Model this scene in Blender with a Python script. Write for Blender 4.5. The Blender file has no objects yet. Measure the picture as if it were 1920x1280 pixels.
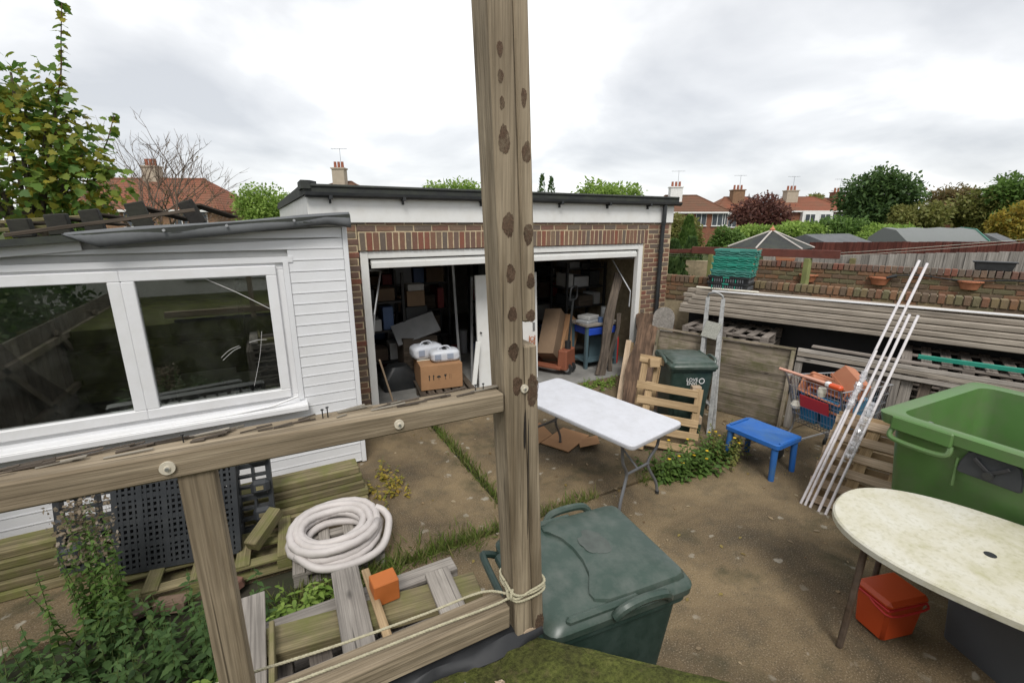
import bpy, bmesh, math, random
import numpy as np
from mathutils import Vector as V, Matrix as MX, Euler
random.seed(7)
rad = math.radians
SC = bpy.context.scene
COL = SC.collection
# ---------------------------------------------------------------- camera
cam = bpy.data.cameras.new('camera')
cam.sensor_width = 36.0
cam.lens = 16.144
cam.clip_start = 0.05
cam.clip_end = 3000
camo = bpy.data.objects.new('camera', cam)
COL.objects.link(camo)
camo.location = (0, 0, 2.45)
camo.rotation_euler = (rad(90 - 14.46), 0, rad(-28.5))
SC.camera = camo
# ---------------------------------------------------------------- world: overcast sky
SUN_EL, SUN_AZ = 52, 205          # azimuth measured clockwise from +Y
W = bpy.data.worlds.new('World')
SC.world = W
W.use_nodes = True
nt = W.node_tree
nt.nodes.clear()
def wn(t, **k):
    n = nt.nodes.new(t)
    for a, b in k.items():
        setattr(n, a, b)
    return n
sky = wn('ShaderNodeTexSky', sky_type='NISHITA')
sky.sun_disc = False
sky.sun_elevation = rad(SUN_EL)
sky.sun_rotation = rad(SUN_AZ)
tc = wn('ShaderNodeTexCoord')
sep = wn('ShaderNodeSeparateXYZ')
nt.links.new(tc.outputs['Generated'], sep.inputs[0])
# project the view direction on a flat cloud layer
mx = wn('ShaderNodeMath', operation='MAXIMUM'); mx.inputs[1].default_value = 0.0
nt.links.new(sep.outputs[2], mx.inputs[0])
ad = wn('ShaderNodeMath', operation='ADD'); ad.inputs[1].default_value = 0.28
nt.links.new(mx.outputs[0], ad.inputs[0])
dx = wn('ShaderNodeMath', operation='DIVIDE'); dy = wn('ShaderNodeMath', operation='DIVIDE')
nt.links.new(sep.outputs[0], dx.inputs[0]); nt.links.new(ad.outputs[0], dx.inputs[1])
nt.links.new(sep.outputs[1], dy.inputs[0]); nt.links.new(ad.outputs[0], dy.inputs[1])
cmb = wn('ShaderNodeCombineXYZ')
nt.links.new(dx.outputs[0], cmb.inputs[0]); nt.links.new(dy.outputs[0], cmb.inputs[1])
cmb.inputs[2].default_value = 3.7
nz = wn('ShaderNodeTexNoise')
nz.inputs['Scale'].default_value = 1.05; nz.inputs['Detail'].default_value = 6; nz.inputs['Roughness'].default_value = 0.5
nz.inputs['Distortion'].default_value = 0.25
nt.links.new(cmb.outputs[0], nz.inputs['Vector'])
rp = wn('ShaderNodeValToRGB')
e = rp.color_ramp.elements
e[0].position = 0.36; e[0].color = (4.45, 4.55, 4.72, 1)
e[1].position = 0.60; e[1].color = (8.2, 8.2, 8.15, 1)
m_ = rp.color_ramp.elements.new(0.49); m_.color = (5.9, 5.94, 6.0, 1)
nt.links.new(nz.outputs['Fac'], rp.inputs[0])
mixw = wn('ShaderNodeMix', data_type='RGBA')
mixw.inputs[0].default_value = 0.9
nt.links.new(sky.outputs[0], mixw.inputs[6]); nt.links.new(rp.outputs[0], mixw.inputs[7])
bg = wn('ShaderNodeBackground'); bg.inputs[1].default_value = 0.1
nt.links.new(mixw.outputs[2], bg.inputs[0])
out = wn('ShaderNodeOutputWorld')
nt.links.new(bg.outputs[0], out.inputs[0])
# ---------------------------------------------------------------- sun (veiled)
sl = bpy.data.lights.new('sun', 'SUN')
sl.energy = 1.5; sl.angle = rad(20); sl.color = (1, 0.97, 0.92)
so = bpy.data.objects.new('sun', sl); COL.objects.link(so)
so.rotation_euler = (rad(90 - SUN_EL), 0, rad(180 - SUN_AZ))
so.location = (5, 5, 30)
# ---------------------------------------------------------------- render
SC.view_settings.view_transform = 'Standard'
SC.view_settings.look = 'None'
SC.view_settings.exposure = 0.72
SC.view_settings.gamma = 1.0
SC.cycles.use_denoising = True
SC.cycles.denoising_prefilter = 'ACCURATE'
SC.cycles.max_bounces = 8
SC.cycles.transparent_max_bounces = 12

# ================================================================ helpers
class MB:
    """collects shapes in one bmesh"""
    def __init__(s): s.bm = bmesh.new()
    def _add(s, vs, fs, M=None):
        vv = [s.bm.verts.new(M @ V(v) if M else V(v)) for v in vs]
        out = []
        for f in fs:
            try: out.append(s.bm.faces.new([vv[i] for i in f]))
            except ValueError: pass
        return vv, out
    def box(s, c, d, M=None, bev=0.0, taper=1.0):
        x, y, z = d[0]/2, d[1]/2, d[2]/2
        vs = [(c[0]+sx*x*(taper if sz < 0 else 1), c[1]+sy*y*(taper if sz < 0 else 1), c[2]+sz*z) for sz in (-1, 1) for sy in (-1, 1) for sx in (-1, 1)]
        fs = [(0,2,3,1), (4,5,7,6), (0,1,5,4), (2,6,7,3), (0,4,6,2), (1,3,7,5)]
        vv, ff = s._add(vs, fs, M)
        if bev > 0:
            ed = list({e for f in ff for e in f.edges})
            bmesh.ops.bevel(s.bm, geom=ed, offset=bev, segments=1, affect='EDGES')
        return s
    def cyl(s, p0, p1, r0, r1=None, n=10, cap=True, M=None):
        r1 = r0 if r1 is None else r1
        p0, p1 = V(p0), V(p1); ax = (p1-p0).normalized()
        a = ax.orthogonal().normalized(); b = ax.cross(a)
        vs = []
        for p, r in ((p0, r0), (p1, r1)):
            for i in range(n):
                t = 2*math.pi*i/n
                vs.append(p + a*(r*math.cos(t)) + b*(r*math.sin(t)))
        fs = [(i, (i+1) % n, n+(i+1) % n, n+i) for i in range(n)]
        if cap: fs += [tuple(range(n-1, -1, -1)), tuple(range(n, 2*n))]
        s._add(vs, fs, M); return s
    def tube(s, pts, r, n=8, closed=False, M=None, cap=True):
        pts = [V(p) for p in pts]; m = len(pts); vs = []; fs = []
        rr = r if isinstance(r, (list, tuple)) else [r]*m
        prev = None
        for i, p in enumerate(pts):
            if closed: t = pts[(i+1) % m]-pts[i-1]
            else: t = pts[min(i+1, m-1)]-pts[max(i-1, 0)]
            t.normalize()
            if prev is None: a = t.orthogonal().normalized()
            else:
                a = prev - t*prev.dot(t); a.normalize()
            prev = a; b = t.cross(a)
            for k in range(n):
                th = 2*math.pi*k/n
                vs.append(p+a*(rr[i]*math.cos(th))+b*(rr[i]*math.sin(th)))
        for i in range(m if closed else m-1):
            j = (i+1) % m
            for k in range(n):
                fs.append((i*n+k, i*n+(k+1) % n, j*n+(k+1) % n, j*n+k))
        if not closed and cap:
            fs += [tuple(range(n-1, -1, -1)), tuple(range((m-1)*n, m*n))]
        s._add(vs, fs, M); return s
    def prism(s, poly, z0, z1, M=None, bev=0.0):
        n = len(poly)
        vs = [(p[0], p[1], z0) for p in poly]+[(p[0], p[1], z1) for p in poly]
        fs = [tuple(range(n-1, -1, -1)), tuple(range(n, 2*n))]+[(i, (i+1) % n, n+(i+1) % n, n+i) for i in range(n)]
        vv, ff = s._add(vs, fs, M)
        if bev > 0:
            ed = [e for e in ff[1].edges]
            bmesh.ops.bevel(s.bm, geom=ed, offset=bev, segments=2, affect='EDGES')
        return s
    def lathe(s, prof, n=24, M=None, cap=True):
        vs = []; fs = []; m = len(prof)
        for r, z in prof:
            for k in range(n):
                t = 2*math.pi*k/n; vs.append((r*math.cos(t), r*math.sin(t), z))
        for i in range(m-1):
            for k in range(n):
                fs.append((i*n+k, i*n+(k+1) % n, (i+1)*n+(k+1) % n, (i+1)*n+k))
        if cap: fs += [tuple(range(n-1, -1, -1)), tuple(range((m-1)*n, m*n))]
        s._add(vs, fs, M); return s
    def loft(s, rings, M=None, cap0=True, cap1=True):
        n = len(rings[0]); vs = [p for r in rings for p in r]; fs = []
        for i in range(len(rings)-1):
            for k in range(n):
                fs.append((i*n+k, i*n+(k+1) % n, (i+1)*n+(k+1) % n, (i+1)*n+k))
        if cap0: fs.append(tuple(range(n-1, -1, -1)))
        if cap1: fs.append(tuple(range((len(rings)-1)*n, len(rings)*n)))
        s._add(vs, fs, M); return s
    def poly(s, pts, M=None):
        s._add(pts, [tuple(range(len(pts)))], M); return s
    def mesh(s, name='m', smooth=False):
        bmesh.ops.recalc_face_normals(s.bm, faces=s.bm.faces)
        me = bpy.data.meshes.new(name); s.bm.to_mesh(me); s.bm.free()
        if smooth:
            for p in me.polygons: p.use_smooth = True
            if smooth != 'all':
                try: me.set_sharp_from_angle(angle=rad(35))
                except Exception: pass
        return me
    def obj(s, name, mat, parent=None, loc=None, rot=None, M=None, smooth=False):
        return link(name, s.mesh(name, smooth), mat, parent, loc, rot, M)
def link(name, me, mat, parent=None, loc=None, rot=None, M=None):
    o = bpy.data.objects.new(name, me); COL.objects.link(o)
    if mat is not None and not me.materials: me.materials.append(mat)
    if M is not None: o.matrix_basis = M
    if loc is not None: o.location = loc
    if rot is not None: o.rotation_euler = rot
    if parent: o.parent = parent
    return o
def tag(o, label, cat, group=None, kind=None):
    o['label'] = label; o['category'] = cat
    if group: o['group'] = group
    if kind: o['kind'] = kind
    return o
def struct(o, label=None):
    o['kind'] = 'structure'
    if label: o['label'] = label
    return o
def thing(name, label, cat, loc=(0, 0, 0), rot=(0, 0, 0), group=None, M=None):
    o = bpy.data.objects.new(name, None); COL.objects.link(o)
    o.empty_display_size = 0.1
    if M is not None: o.matrix_basis = M
    else: o.location = loc; o.rotation_euler = rot
    return tag(o, label, cat, group)
def copy_tree(o, parent=None):
    c = o.copy(); COL.objects.link(c); c.parent = parent
    for ch in list(o.children): copy_tree(ch, c)
    return c
def frame(p0, p1, up=(0, 0, 1)):
    """matrix at p0 with local X to p1, local Z near up"""
    p0, p1 = V(p0), V(p1); x = (p1-p0).normalized(); u = V(up)
    y = u.cross(x).normalized(); z = x.cross(y)
    return MX(((x.x, y.x, z.x, p0.x), (x.y, y.y, z.y, p0.y), (x.z, y.z, z.z, p0.z), (0, 0, 0, 1)))
def plank(name, mat, p0, p1, w, t, up=(0, 0, 1), parent=None, bev=0.003):
    """board from p0 to p1 (axis), width w across, thickness t along up"""
    L = (V(p1)-V(p0)).length
    return MB().box((L/2, 0, 0), (L, w, t), bev=bev).obj(name, mat, parent, M=frame(p0, p1, up))
def catm(pts, k=6, closed=False):
    pts = [V(p) for p in pts]; out = []; n = len(pts)
    for i in range(n if closed else n-1):
        if closed: a, b, c, d = pts[i-1], pts[i], pts[(i+1) % n], pts[(i+2) % n]
        else: a, b, c, d = pts[max(i-1, 0)], pts[i], pts[i+1], pts[min(i+2, n-1)]
        for j in range(k):
            t = j/k
            out.append(0.5*((2*b)+(c-a)*t+(2*a-5*b+4*c-d)*t*t+(3*b-a-3*c+d)*t**3))
    if not closed: out.append(pts[-1])
    return out
# right boundary frame: s runs along the wall from the garage towards the viewer, t into the yard
W0 = V((5.96, 5.67, 0)); ES = V((.342, -.94, 0)); ET = V((-.94, -.342, 0))
def R(s, t, z=0): return W0+ES*s+ET*t+V((0, 0, z))
RZ = rad(-70)

# ================================================================ materials
MATS = {}
class NT:
    def __init__(s, name):
        s.m = bpy.data.materials.new(name); s.m.use_nodes = True
        s.t = s.m.node_tree; s.b = s.t.nodes['Principled BSDF']; s.o = s.t.nodes['Material Output']
    def n(s, t, **k):
        x = s.t.nodes.new(t)
        for a, b in k.items(): setattr(x, a, b)
        return x
    def l(s, a, b): s.t.links.new(a, b)
    def coords(s, scale=(1, 1, 1), rnd=True):
        tc = s.n('ShaderNodeTexCoord'); mp = s.n('ShaderNodeMapping'); mp.inputs['Scale'].default_value = scale
        if rnd:
            oi = s.n('ShaderNodeObjectInfo'); mu = s.n('ShaderNodeMath', operation='MULTIPLY'); mu.inputs[1].default_value = 53.0
            s.l(oi.outputs['Random'], mu.inputs[0])
            va = s.n('ShaderNodeVectorMath', operation='ADD'); s.l(tc.outputs['Object'], va.inputs[0]); s.l(mu.outputs[0], va.inputs[1])
            s.l(va.outputs[0], mp.inputs[0])
        else: s.l(tc.outputs['Object'], mp.inputs[0])
        return mp.outputs[0]
    def noise(s, vec, scale, detail=4, rough=.55, dist=0):
        x = s.n('ShaderNodeTexNoise'); x.inputs['Scale'].default_value = scale; x.inputs['Detail'].default_value = detail
        x.inputs['Roughness'].default_value = rough; x.inputs['Distortion'].default_value = dist
        s.l(vec, x.inputs['Vector']); return x.outputs['Fac']
    def ramp(s, fac, stops):
        r = s.n('ShaderNodeValToRGB'); el = r.color_ramp.elements
        while len(el) < len(stops): el.new(.5)
        for e_, (p, c) in zip(el, stops):
            e_.position = p; e_.color = (c[0], c[1], c[2], 1) if not isinstance(c, (int, float)) else (c, c, c, 1)
        s.l(fac, r.inputs[0]); return r.outputs[0]
    def mix(s, fac, a, b, mode='MIX'):
        x = s.n('ShaderNodeMix', data_type='RGBA', blend_type=mode)
        for v, i in ((fac, 0), (a, 6), (b, 7)):
            if isinstance(v, (int, float)): x.inputs[i].default_value = v
            elif isinstance(v, tuple): x.inputs[i].default_value = (v[0], v[1], v[2], 1)
            else: s.l(v, x.inputs[i])
        return x.outputs[2]
    def bump(s, h, strength=.3, dist=.01):
        b = s.n('ShaderNodeBump'); b.inputs['Strength'].default_value = strength; b.inputs['Distance'].default_value = dist
        s.l(h, b.inputs['Height']); s.l(b.outputs[0], s.b.inputs['Normal'])
    def fin(s, col, rough=.8, metal=0.0, spec=.4):
        if isinstance(col, tuple): s.b.inputs['Base Color'].default_value = (*col, 1)
        else: s.l(col, s.b.inputs['Base Color'])
        if isinstance(rough, (int, float)): s.b.inputs['Roughness'].default_value = rough
        else: s.l(rough, s.b.inputs['Roughness'])
        s.b.inputs['Metallic'].default_value = metal; s.b.inputs['Specular IOR Level'].default_value = spec
        return s.m
def mul(c, k): return tuple(x*k for x in c)
def mk(name, fn):
    if name not in MATS: MATS[name] = fn()
    return MATS[name]
def wood(name, dark, light, green=None, gamt=.4, grain=26, rough=.85, rvar=.35, up=False):
    """weathered timber: grain runs along local X"""
    def f():
        n = NT(name); ax = (lambda a, b: (b, b, a)) if up else (lambda a, b: (a, b, b))
        v = n.coords((1.3, 1, 1)); g = n.coords(ax(1.6, grain))
        a = n.noise(g, 1.0, 7, .62, .6); b = n.noise(v, 2.6, 4)
        c = n.ramp(a, [(.3, dark), (.52, mul([(x+y)/2 for x, y in zip(dark, light)], 1.0)), (.72, light)])
        c = n.mix(n.ramp(b, [(.35, 0.0), (.75, .55)]), c, mul(dark, .8))
        fs = n.noise(n.coords(ax(2.2, grain*5)), 1.0, 4, .6, .3)
        c = n.mix(n.ramp(fs, [(.36, .5), (.55, 0.0)]), c, mul(dark, .42))
        cr = n.noise(n.coords(ax(.7, grain*1.6)), 1.0, 2, .5, 1.2)
        c = n.mix(n.ramp(cr, [(.27, .8), (.34, 0.0)]), c, mul(dark, .25))
        if green:
            gr = n.noise(v, 5.0, 5, .6)
            c = n.mix(n.ramp(gr, [(.5-gamt*.3, 0.0), (.72, .8)]), c, green)
        kn = n.n('ShaderNodeTexVoronoi'); kn.inputs['Scale'].default_value = 2.2; kv = n.coords(ax(1, 2.4)); n.l(kv, kn.inputs['Vector'])
        c = n.mix(n.ramp(kn.outputs['Distance'], [(.035, .75), (.09, 0.0)]), c, mul(dark, .35))
        oi = n.n('ShaderNodeObjectInfo')
        hs = n.n('ShaderNodeHueSaturation'); n.l(c, hs.inputs['Color'])
        mr = n.n('ShaderNodeMapRange'); n.l(oi.outputs['Random'], mr.inputs[0]); mr.inputs[3].default_value = 1-rvar/2; mr.inputs[4].default_value = 1+rvar/2
        n.l(mr.outputs[0], hs.inputs['Value'])
        n.bump(n.mix(.5, a, fs), .6, .008)
        return n.fin(hs.outputs[0], rough, 0, .25)
    return mk(name, f)
def plain(name, c, rough=.6, metal=0.0, var=.15, scale=6, bump=0.0, spec=.4, dirt=None, damt=.5, dscale=3):
    def f():
        n = NT(name); v = n.coords()
        a = n.noise(v, scale, 5, .6)
        col = n.ramp(a, [(.25, mul(c, 1-var)), (.75, mul(c, 1+var))])
        if dirt:
            d = n.noise(v, dscale, 7, .68)
            col = n.mix(n.ramp(d, [(.42, 0.0), (.75, damt)]), col, dirt)
        if bump: n.bump(a, bump, .01)
        rr = n.ramp(a, [(.2, max(rough-.08, .02)), (.8, min(rough+.1, 1))])
        return n.fin(col, rr, metal, spec)
    return mk(name, f)
def brickmat(name, cols):
    def f():
        n = NT(name); v = n.coords()
        oi = n.n('ShaderNodeObjectInfo'); k = len(cols)
        r = n.n('ShaderNodeValToRGB'); r.color_ramp.interpolation = 'CONSTANT'; el = r.color_ramp.elements
        while len(el) < k: el.new(.5)
        for i, c in enumerate(cols): el[i].position = i/k; el[i].color = (*c, 1)
        n.l(oi.outputs['Random'], r.inputs[0])
        a = n.noise(v, 14, 6, .65); b = n.noise(v, 45, 4, .6)
        c = n.mix(n.ramp(a, [(.38, 0.0), (.75, .55)]), r.outputs[0], (.13, .095, .075))
        c = n.mix(n.ramp(b, [(.55, 0.0), (.8, .35)]), c, (.34, .27, .19))
        n.bump(b, .6, .006)
        return n.fin(c, .9, 0, .2)
    return mk(name, f)
BRICKCOLS = [(.20, .105, .072), (.16, .095, .073), (.135, .108, .09), (.21, .12, .08), (.18, .092, .068), (.145, .10, .082), (.19, .13, .092), (.22, .085, .058), (.155, .125, .098)]
BR = brickmat('brick', BRICKCOLS)
BR2 = brickmat('brick_old', [(.20, .11, .06), (.15, .10, .065), (.22, .12, .065), (.13, .095, .065), (.18, .14, .075), (.19, .095, .055), (.14, .13, .07)])
MORT = plain('mortar', (.50, .40, .26), .95, var=.25, scale=20, bump=.4, dirt=(.2, .17, .12))
MORT2 = plain('mortar_old', (.36, .29, .19), .95, var=.3, scale=14, bump=.5, dirt=(.1, .1, .05))
UPVC = plain('white_upvc', (.74, .74, .75), .35, var=.03, scale=4, dirt=(.52, .50, .44), damt=.25, dscale=5)
CLAD = plain('white_cladding', (.71, .715, .73), .45, var=.03, scale=3, dirt=(.55, .54, .50), damt=.25, dscale=2.5)
WHITEP = plain('white_paint', (.72, .72, .70), .5, var=.04, scale=5, dirt=(.45, .42, .36), damt=.35, dscale=5)
FELT = plain('roof_felt', (.105, .11, .115), .85, var=.2, scale=8, bump=.2, dirt=(.16, .165, .165), damt=.6)
FELTD = plain('roof_felt_dark', (.035, .037, .037), .9, var=.3, scale=14, bump=.4, dirt=(.07, .08, .05), damt=.6)
BLACKP = plain('black_plastic', (.022, .024, .026), .45, var=.15, dirt=(.06, .06, .055), damt=.4)
DGREY = plain('dark_grey_plastic', (.028, .031, .035), .5, var=.12, dirt=(.08, .08, .075), damt=.3)
GREEND = plain('bin_green', (.022, .044, .036), .42, var=.12, dirt=(.10, .13, .12), damt=.35, dscale=6)
GREENL = plain('bin_lid_green', (.038, .063, .05), .33, var=.15, dirt=(.11, .125, .11), damt=.75, dscale=9)
GREENB = plain('container_green', (.085, .185, .05), .42, var=.12, scale=3, dirt=(.13, .155, .09), damt=.75, dscale=3.5)
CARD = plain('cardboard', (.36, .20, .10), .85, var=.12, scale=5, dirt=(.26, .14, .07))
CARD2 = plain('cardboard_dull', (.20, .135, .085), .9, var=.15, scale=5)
STEEL = plain('steel', (.55, .55, .56), .35, .9, var=.1, scale=9)
GALV = plain('galvanised', (.42, .43, .44), .5, .7, var=.2, scale=12, dirt=(.3, .29, .27))
GREYM = plain('grey_metal', (.16, .165, .175), .45, .3, var=.1)
BLACKM = plain('black_metal', (.02, .02, .02), .5, .2, var=.15)
TERRA = plain('terracotta_plastic', (.46, .18, .095), .6, var=.15, dirt=(.30, .17, .10))
BLUE = plain('blue_plastic', (.02, .12, .42), .4, var=.12, dirt=(.08, .17, .25), damt=.55, dscale=5)
BLUEC = plain('blue_crate', (.05, .22, .38), .5, var=.15)
REDP = plain('red_plastic', (.58, .04, .035), .45, var=.1)
ORANGE = plain('orange_plastic', (.62, .085, .02), .4, var=.1, dirt=(.42, .07, .03), damt=.4)
TEAL = plain('teal_plastic', (.02, .24, .17), .45, var=.12, dirt=(.05, .26, .2))
WTABLE = plain('white_table', (.60, .61, .65), .4, var=.02, dirt=(.42, .42, .43), damt=.45, dscale=9)
CREAM = plain('cream_strip', (.66, .62, .52), .6, var=.08)
WOODPOST = wood('wood_post', (.155, .118, .075), (.42, .345, .245), rvar=.15)
WOODGREY = wood('wood_grey', (.19, .17, .15), (.46, .42, .37), rvar=.3)
WOODTIM = wood('wood_timber', (.25, .215, .175), (.52, .46, .385), rvar=.35)
WOODGREEN = wood('wood_treated_green', (.13, .11, .06), (.34, .28, .16), (.13, .145, .035), .3, rvar=.35)
WOODPALE = wood('wood_pallet_pale', (.36, .245, .13), (.57, .42, .255), rvar=.25)
WOODPAL2 = wood('wood_pallet_pink', (.44, .32, .215), (.66, .52, .38), rvar=.2)
WOODDARK = wood('wood_dark', (.05, .04, .03), (.16, .125, .095), rvar=.4)
WOODDRIFT = wood('wood_drift', (.06, .048, .04), (.24, .19, .145), rvar=.2, grain=14)
WOODFENCE = wood('wood_fence_panel', (.15, .122, .09), (.41, .345, .265), (.10, .10, .04), .1, rvar=.4)
WOODPAL3 = wood('wood_pallet_grey', (.16, .135, .115), (.33, .29, .255), rvar=.3)
WOODGREYV = wood('wood_grey_upright', (.20, .185, .165), (.44, .41, .37), rvar=.35, up=True)
WOODFENCEV = wood('wood_fence_upright', (.13, .11, .085), (.34, .30, .24), rvar=.4, up=True)
FREDV = wood('red_brown_upright', (.07, .022, .016), (.17, .055, .04), rvar=.35, up=True)
def glassmat():
    n = NT('window_glass'); t = n.t
    tr = n.n('ShaderNodeBsdfTransparent'); tr.inputs[0].default_value = (.8, .84, .8, 1)
    gl = n.n('ShaderNodeBsdfGlossy'); gl.inputs['Roughness'].default_value = .015; gl.inputs[0].default_value = (.9, .92, .9, 1)
    fr = n.n('ShaderNodeFresnel'); fr.inputs[0].default_value = 2.6
    mxs = n.n('ShaderNodeMixShader'); n.l(fr.outputs[0], mxs.inputs[0]); n.l(tr.outputs[0], mxs.inputs[1]); n.l(gl.outputs[0], mxs.inputs[2])
    df = n.n('ShaderNodeBsdfDiffuse'); df.inputs[0].default_value = (.3, .31, .28, 1)
    v = n.coords(); d = n.noise(v, 3, 6, .7)
    m2 = n.n('ShaderNodeMixShader'); n.l(n.ramp(d, [(.45, .01), (.8, .10)]), m2.inputs[0]); n.l(mxs.outputs[0], m2.inputs[1]); n.l(df.outputs[0], m2.inputs[2])
    n.l(m2.outputs[0], n.o.inputs[0]); return n.m
GLASS = glassmat()
def leafmat(name, cols, trans=.35):
    """leaf colour varies from leaf to leaf (mesh islands)"""
    n = NT(name); g = n.n('ShaderNodeNewGeometry'); oi = n.n('ShaderNodeObjectInfo')
    ad_ = n.n('ShaderNodeMath', operation='ADD'); n.l(g.outputs['Random Per Island'], ad_.inputs[0]); n.l(oi.outputs['Random'], ad_.inputs[1])
    fr = n.n('ShaderNodeMath', operation='FRACT'); n.l(ad_.outputs[0], fr.inputs[0])
    k = len(cols); c = n.ramp(fr.outputs[0], [(i/max(k-1, 1), c) for i, c in enumerate(cols)])
    n.l(c, n.b.inputs['Base Color']); n.b.inputs['Roughness'].default_value = .55; n.b.inputs['Specular IOR Level'].default_value = .3
    tl = n.n('ShaderNodeBsdfTranslucent'); n.l(c, tl.inputs[0])
    ms = n.n('ShaderNodeMixShader'); ms.inputs[0].default_value = trans
    n.l(n.b.outputs[0], ms.inputs[1]); n.l(tl.outputs[0], ms.inputs[2]); n.l(ms.outputs[0], n.o.inputs[0]); return n.m
# ================================================================ setting: ground, yard, platform
def groundmat():
    n = NT('ground_grass'); v = n.coords(rnd=False); a = n.noise(v, .35, 6, .6); b = n.noise(v, 6, 5, .6)
    c = n.ramp(a, [(.3, (.045, .06, .02)), (.6, (.07, .085, .03)), (.8, (.10, .085, .045))])
    c = n.mix(n.ramp(b, [(.4, 0.0), (.8, .6)]), c, (.03, .04, .012)); n.bump(b, .6, .05)
    return n.fin(c, .95, 0, .1)
gnd = struct(MB().box((40, 90, -.25), (2400, 2400, .2)).obj('ground', groundmat()))
def concmat():
    n = NT('concrete_yard'); tc_ = n.n('ShaderNodeTexCoord'); v = tc_.outputs['Object']
    a = n.noise(v, .9, 6, .62, .4); b = n.noise(v, 5, 6, .65); f = n.noise(v, 110, 3, .6); g = n.noise(v, 42, 4, .6)
    c = n.ramp(a, [(.30, (.045, .036, .023)), (.44, (.125, .09, .05)), (.64, (.23, .168, .092))])
    c = n.mix(n.ramp(b, [(.48, 0.0), (.74, .65)]), c, (.06, .052, .034))
    c = n.mix(n.ramp(f, [(.56, 0.0), (.7, .75)]), c, (.36, .30, .22))
    c = n.mix(n.ramp(f, [(.3, .75), (.45, 0.0)]), c, (.03, .027, .02))
    vo = n.n('ShaderNodeTexVoronoi'); vo.inputs['Scale'].default_value = 5.5; vo.inputs['Randomness'].default_value = 1
    ds = n.n('ShaderNodeVectorMath', operation='ADD'); n.l(v, ds.inputs[0])
    nn = n.n('ShaderNodeTexNoise'); nn.inputs['Scale'].default_value = 18; n.l(v, nn.inputs['Vector'])
    sc_ = n.n('ShaderNodeVectorMath', operation='SCALE'); sc_.inputs['Scale'].default_value = .09; n.l(nn.outputs['Color'], sc_.inputs[0]); n.l(sc_.outputs[0], ds.inputs[1])
    n.l(ds.outputs[0], vo.inputs['Vector'])
    sp = n.ramp(vo.outputs['Distance'], [(.11, .85), (.18, 0.0)])
    msk = n.ramp(n.noise(v, 1.6, 3), [(.40, 0.0), (.55, 1.0)])
    pm = n.n('ShaderNodeMath', operation='MULTIPLY'); n.l(sp, pm.inputs[0]); n.l(msk, pm.inputs[1])
    c = n.mix(pm.outputs[0], c, (.34, .31, .25))
    ms = n.noise(v, 1.7, 5, .6, .3)
    c = n.mix(n.ramp(ms, [(.55, 0.0), (.72, .85)]), c, (.036, .038, .018))
    ce = n.n('ShaderNodeTexVoronoi'); ce.feature = 'DISTANCE_TO_EDGE'; ce.inputs['Scale'].default_value = .55
    d2 = n.n('ShaderNodeVectorMath', operation='ADD'); n.l(v, d2.inputs[0]); n2 = n.n('ShaderNodeTexNoise'); n2.inputs['Scale'].default_value = 3.5; n2.inputs['Detail'].default_value = 6; n.l(v, n2.inputs['Vector'])
    s2 = n.n('ShaderNodeVectorMath', operation='SCALE'); s2.inputs['Scale'].default_value = .5; n.l(n2.outputs['Color'], s2.inputs[0]); n.l(s2.outputs[0], d2.inputs[1]); n.l(d2.outputs[0], ce.inputs['Vector'])
    c = n.mix(n.ramp(ce.outputs['Distance'], [(.001, .35), (.004, 0.0)]), c, (.03, .03, .016))
    n.bump(n.mix(.5, f, g), .7, .014)
    return n.fin(c, .85, 0, .35)
CONC = concmat()
SOIL = plain('soil', (.035, .03, .02), .95, var=.4, scale=9, bump=.8, dirt=(.03, .045, .015), damt=.8)
yard = struct(MB().box((1.6, 1.7, -.10), (12.4, 7.9, .09)).obj('yard', SOIL))
def slab(x0, x1, y0, y1):
    MB().box(((x0+x1)/2, (y0+y1)/2, -.03), (x1-x0, y1-y0, .06), bev=.008).obj('slab', CONC, yard)
slab(.05, 1.63, 2.98, 5.55); slab(1.70, 7.7, 2.955, 5.55)
slab(.62, 7.8, -2.2, 2.92); slab(-2.2, .02, 3.32, 4.62)
# raised mossy platform the viewer stands on
def mossmat():
    n = NT('mossy_surface'); tc_ = n.n('ShaderNodeTexCoord'); v = tc_.outputs['Object']
    a = n.noise(v, 5, 6, .65, .3); b = n.noise(v, 60, 6, .7); c_ = n.noise(v, 14, 5, .6)
    c = n.ramp(a, [(.3, (.06, .05, .032)), (.42, (.085, .088, .028)), (.56, (.12, .135, .034)), (.75, (.20, .20, .065))])
    c = n.mix(n.ramp(b, [(.35, .7), (.6, 0.0)]), c, (.02, .022, .008))
    c = n.mix(n.ramp(c_, [(.58, 0.0), (.75, .6)]), c, (.16, .12, .07))
    n.bump(n.mix(.45, b, c_), 1.0, .03)
    return n.fin(c, .95, 0, .15)
MOSS = mossmat()
PZ = 1.03
pl = [(-3, 1.16), (.655, 1.16), (.74, 1.08), (1.20, .64), (1.9, .02), (1.9, -2.1), (-3, -2.1)]
bmp = MB().prism(pl, .0, PZ)
plat = struct(bmp.obj('platform', MOSS))
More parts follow.
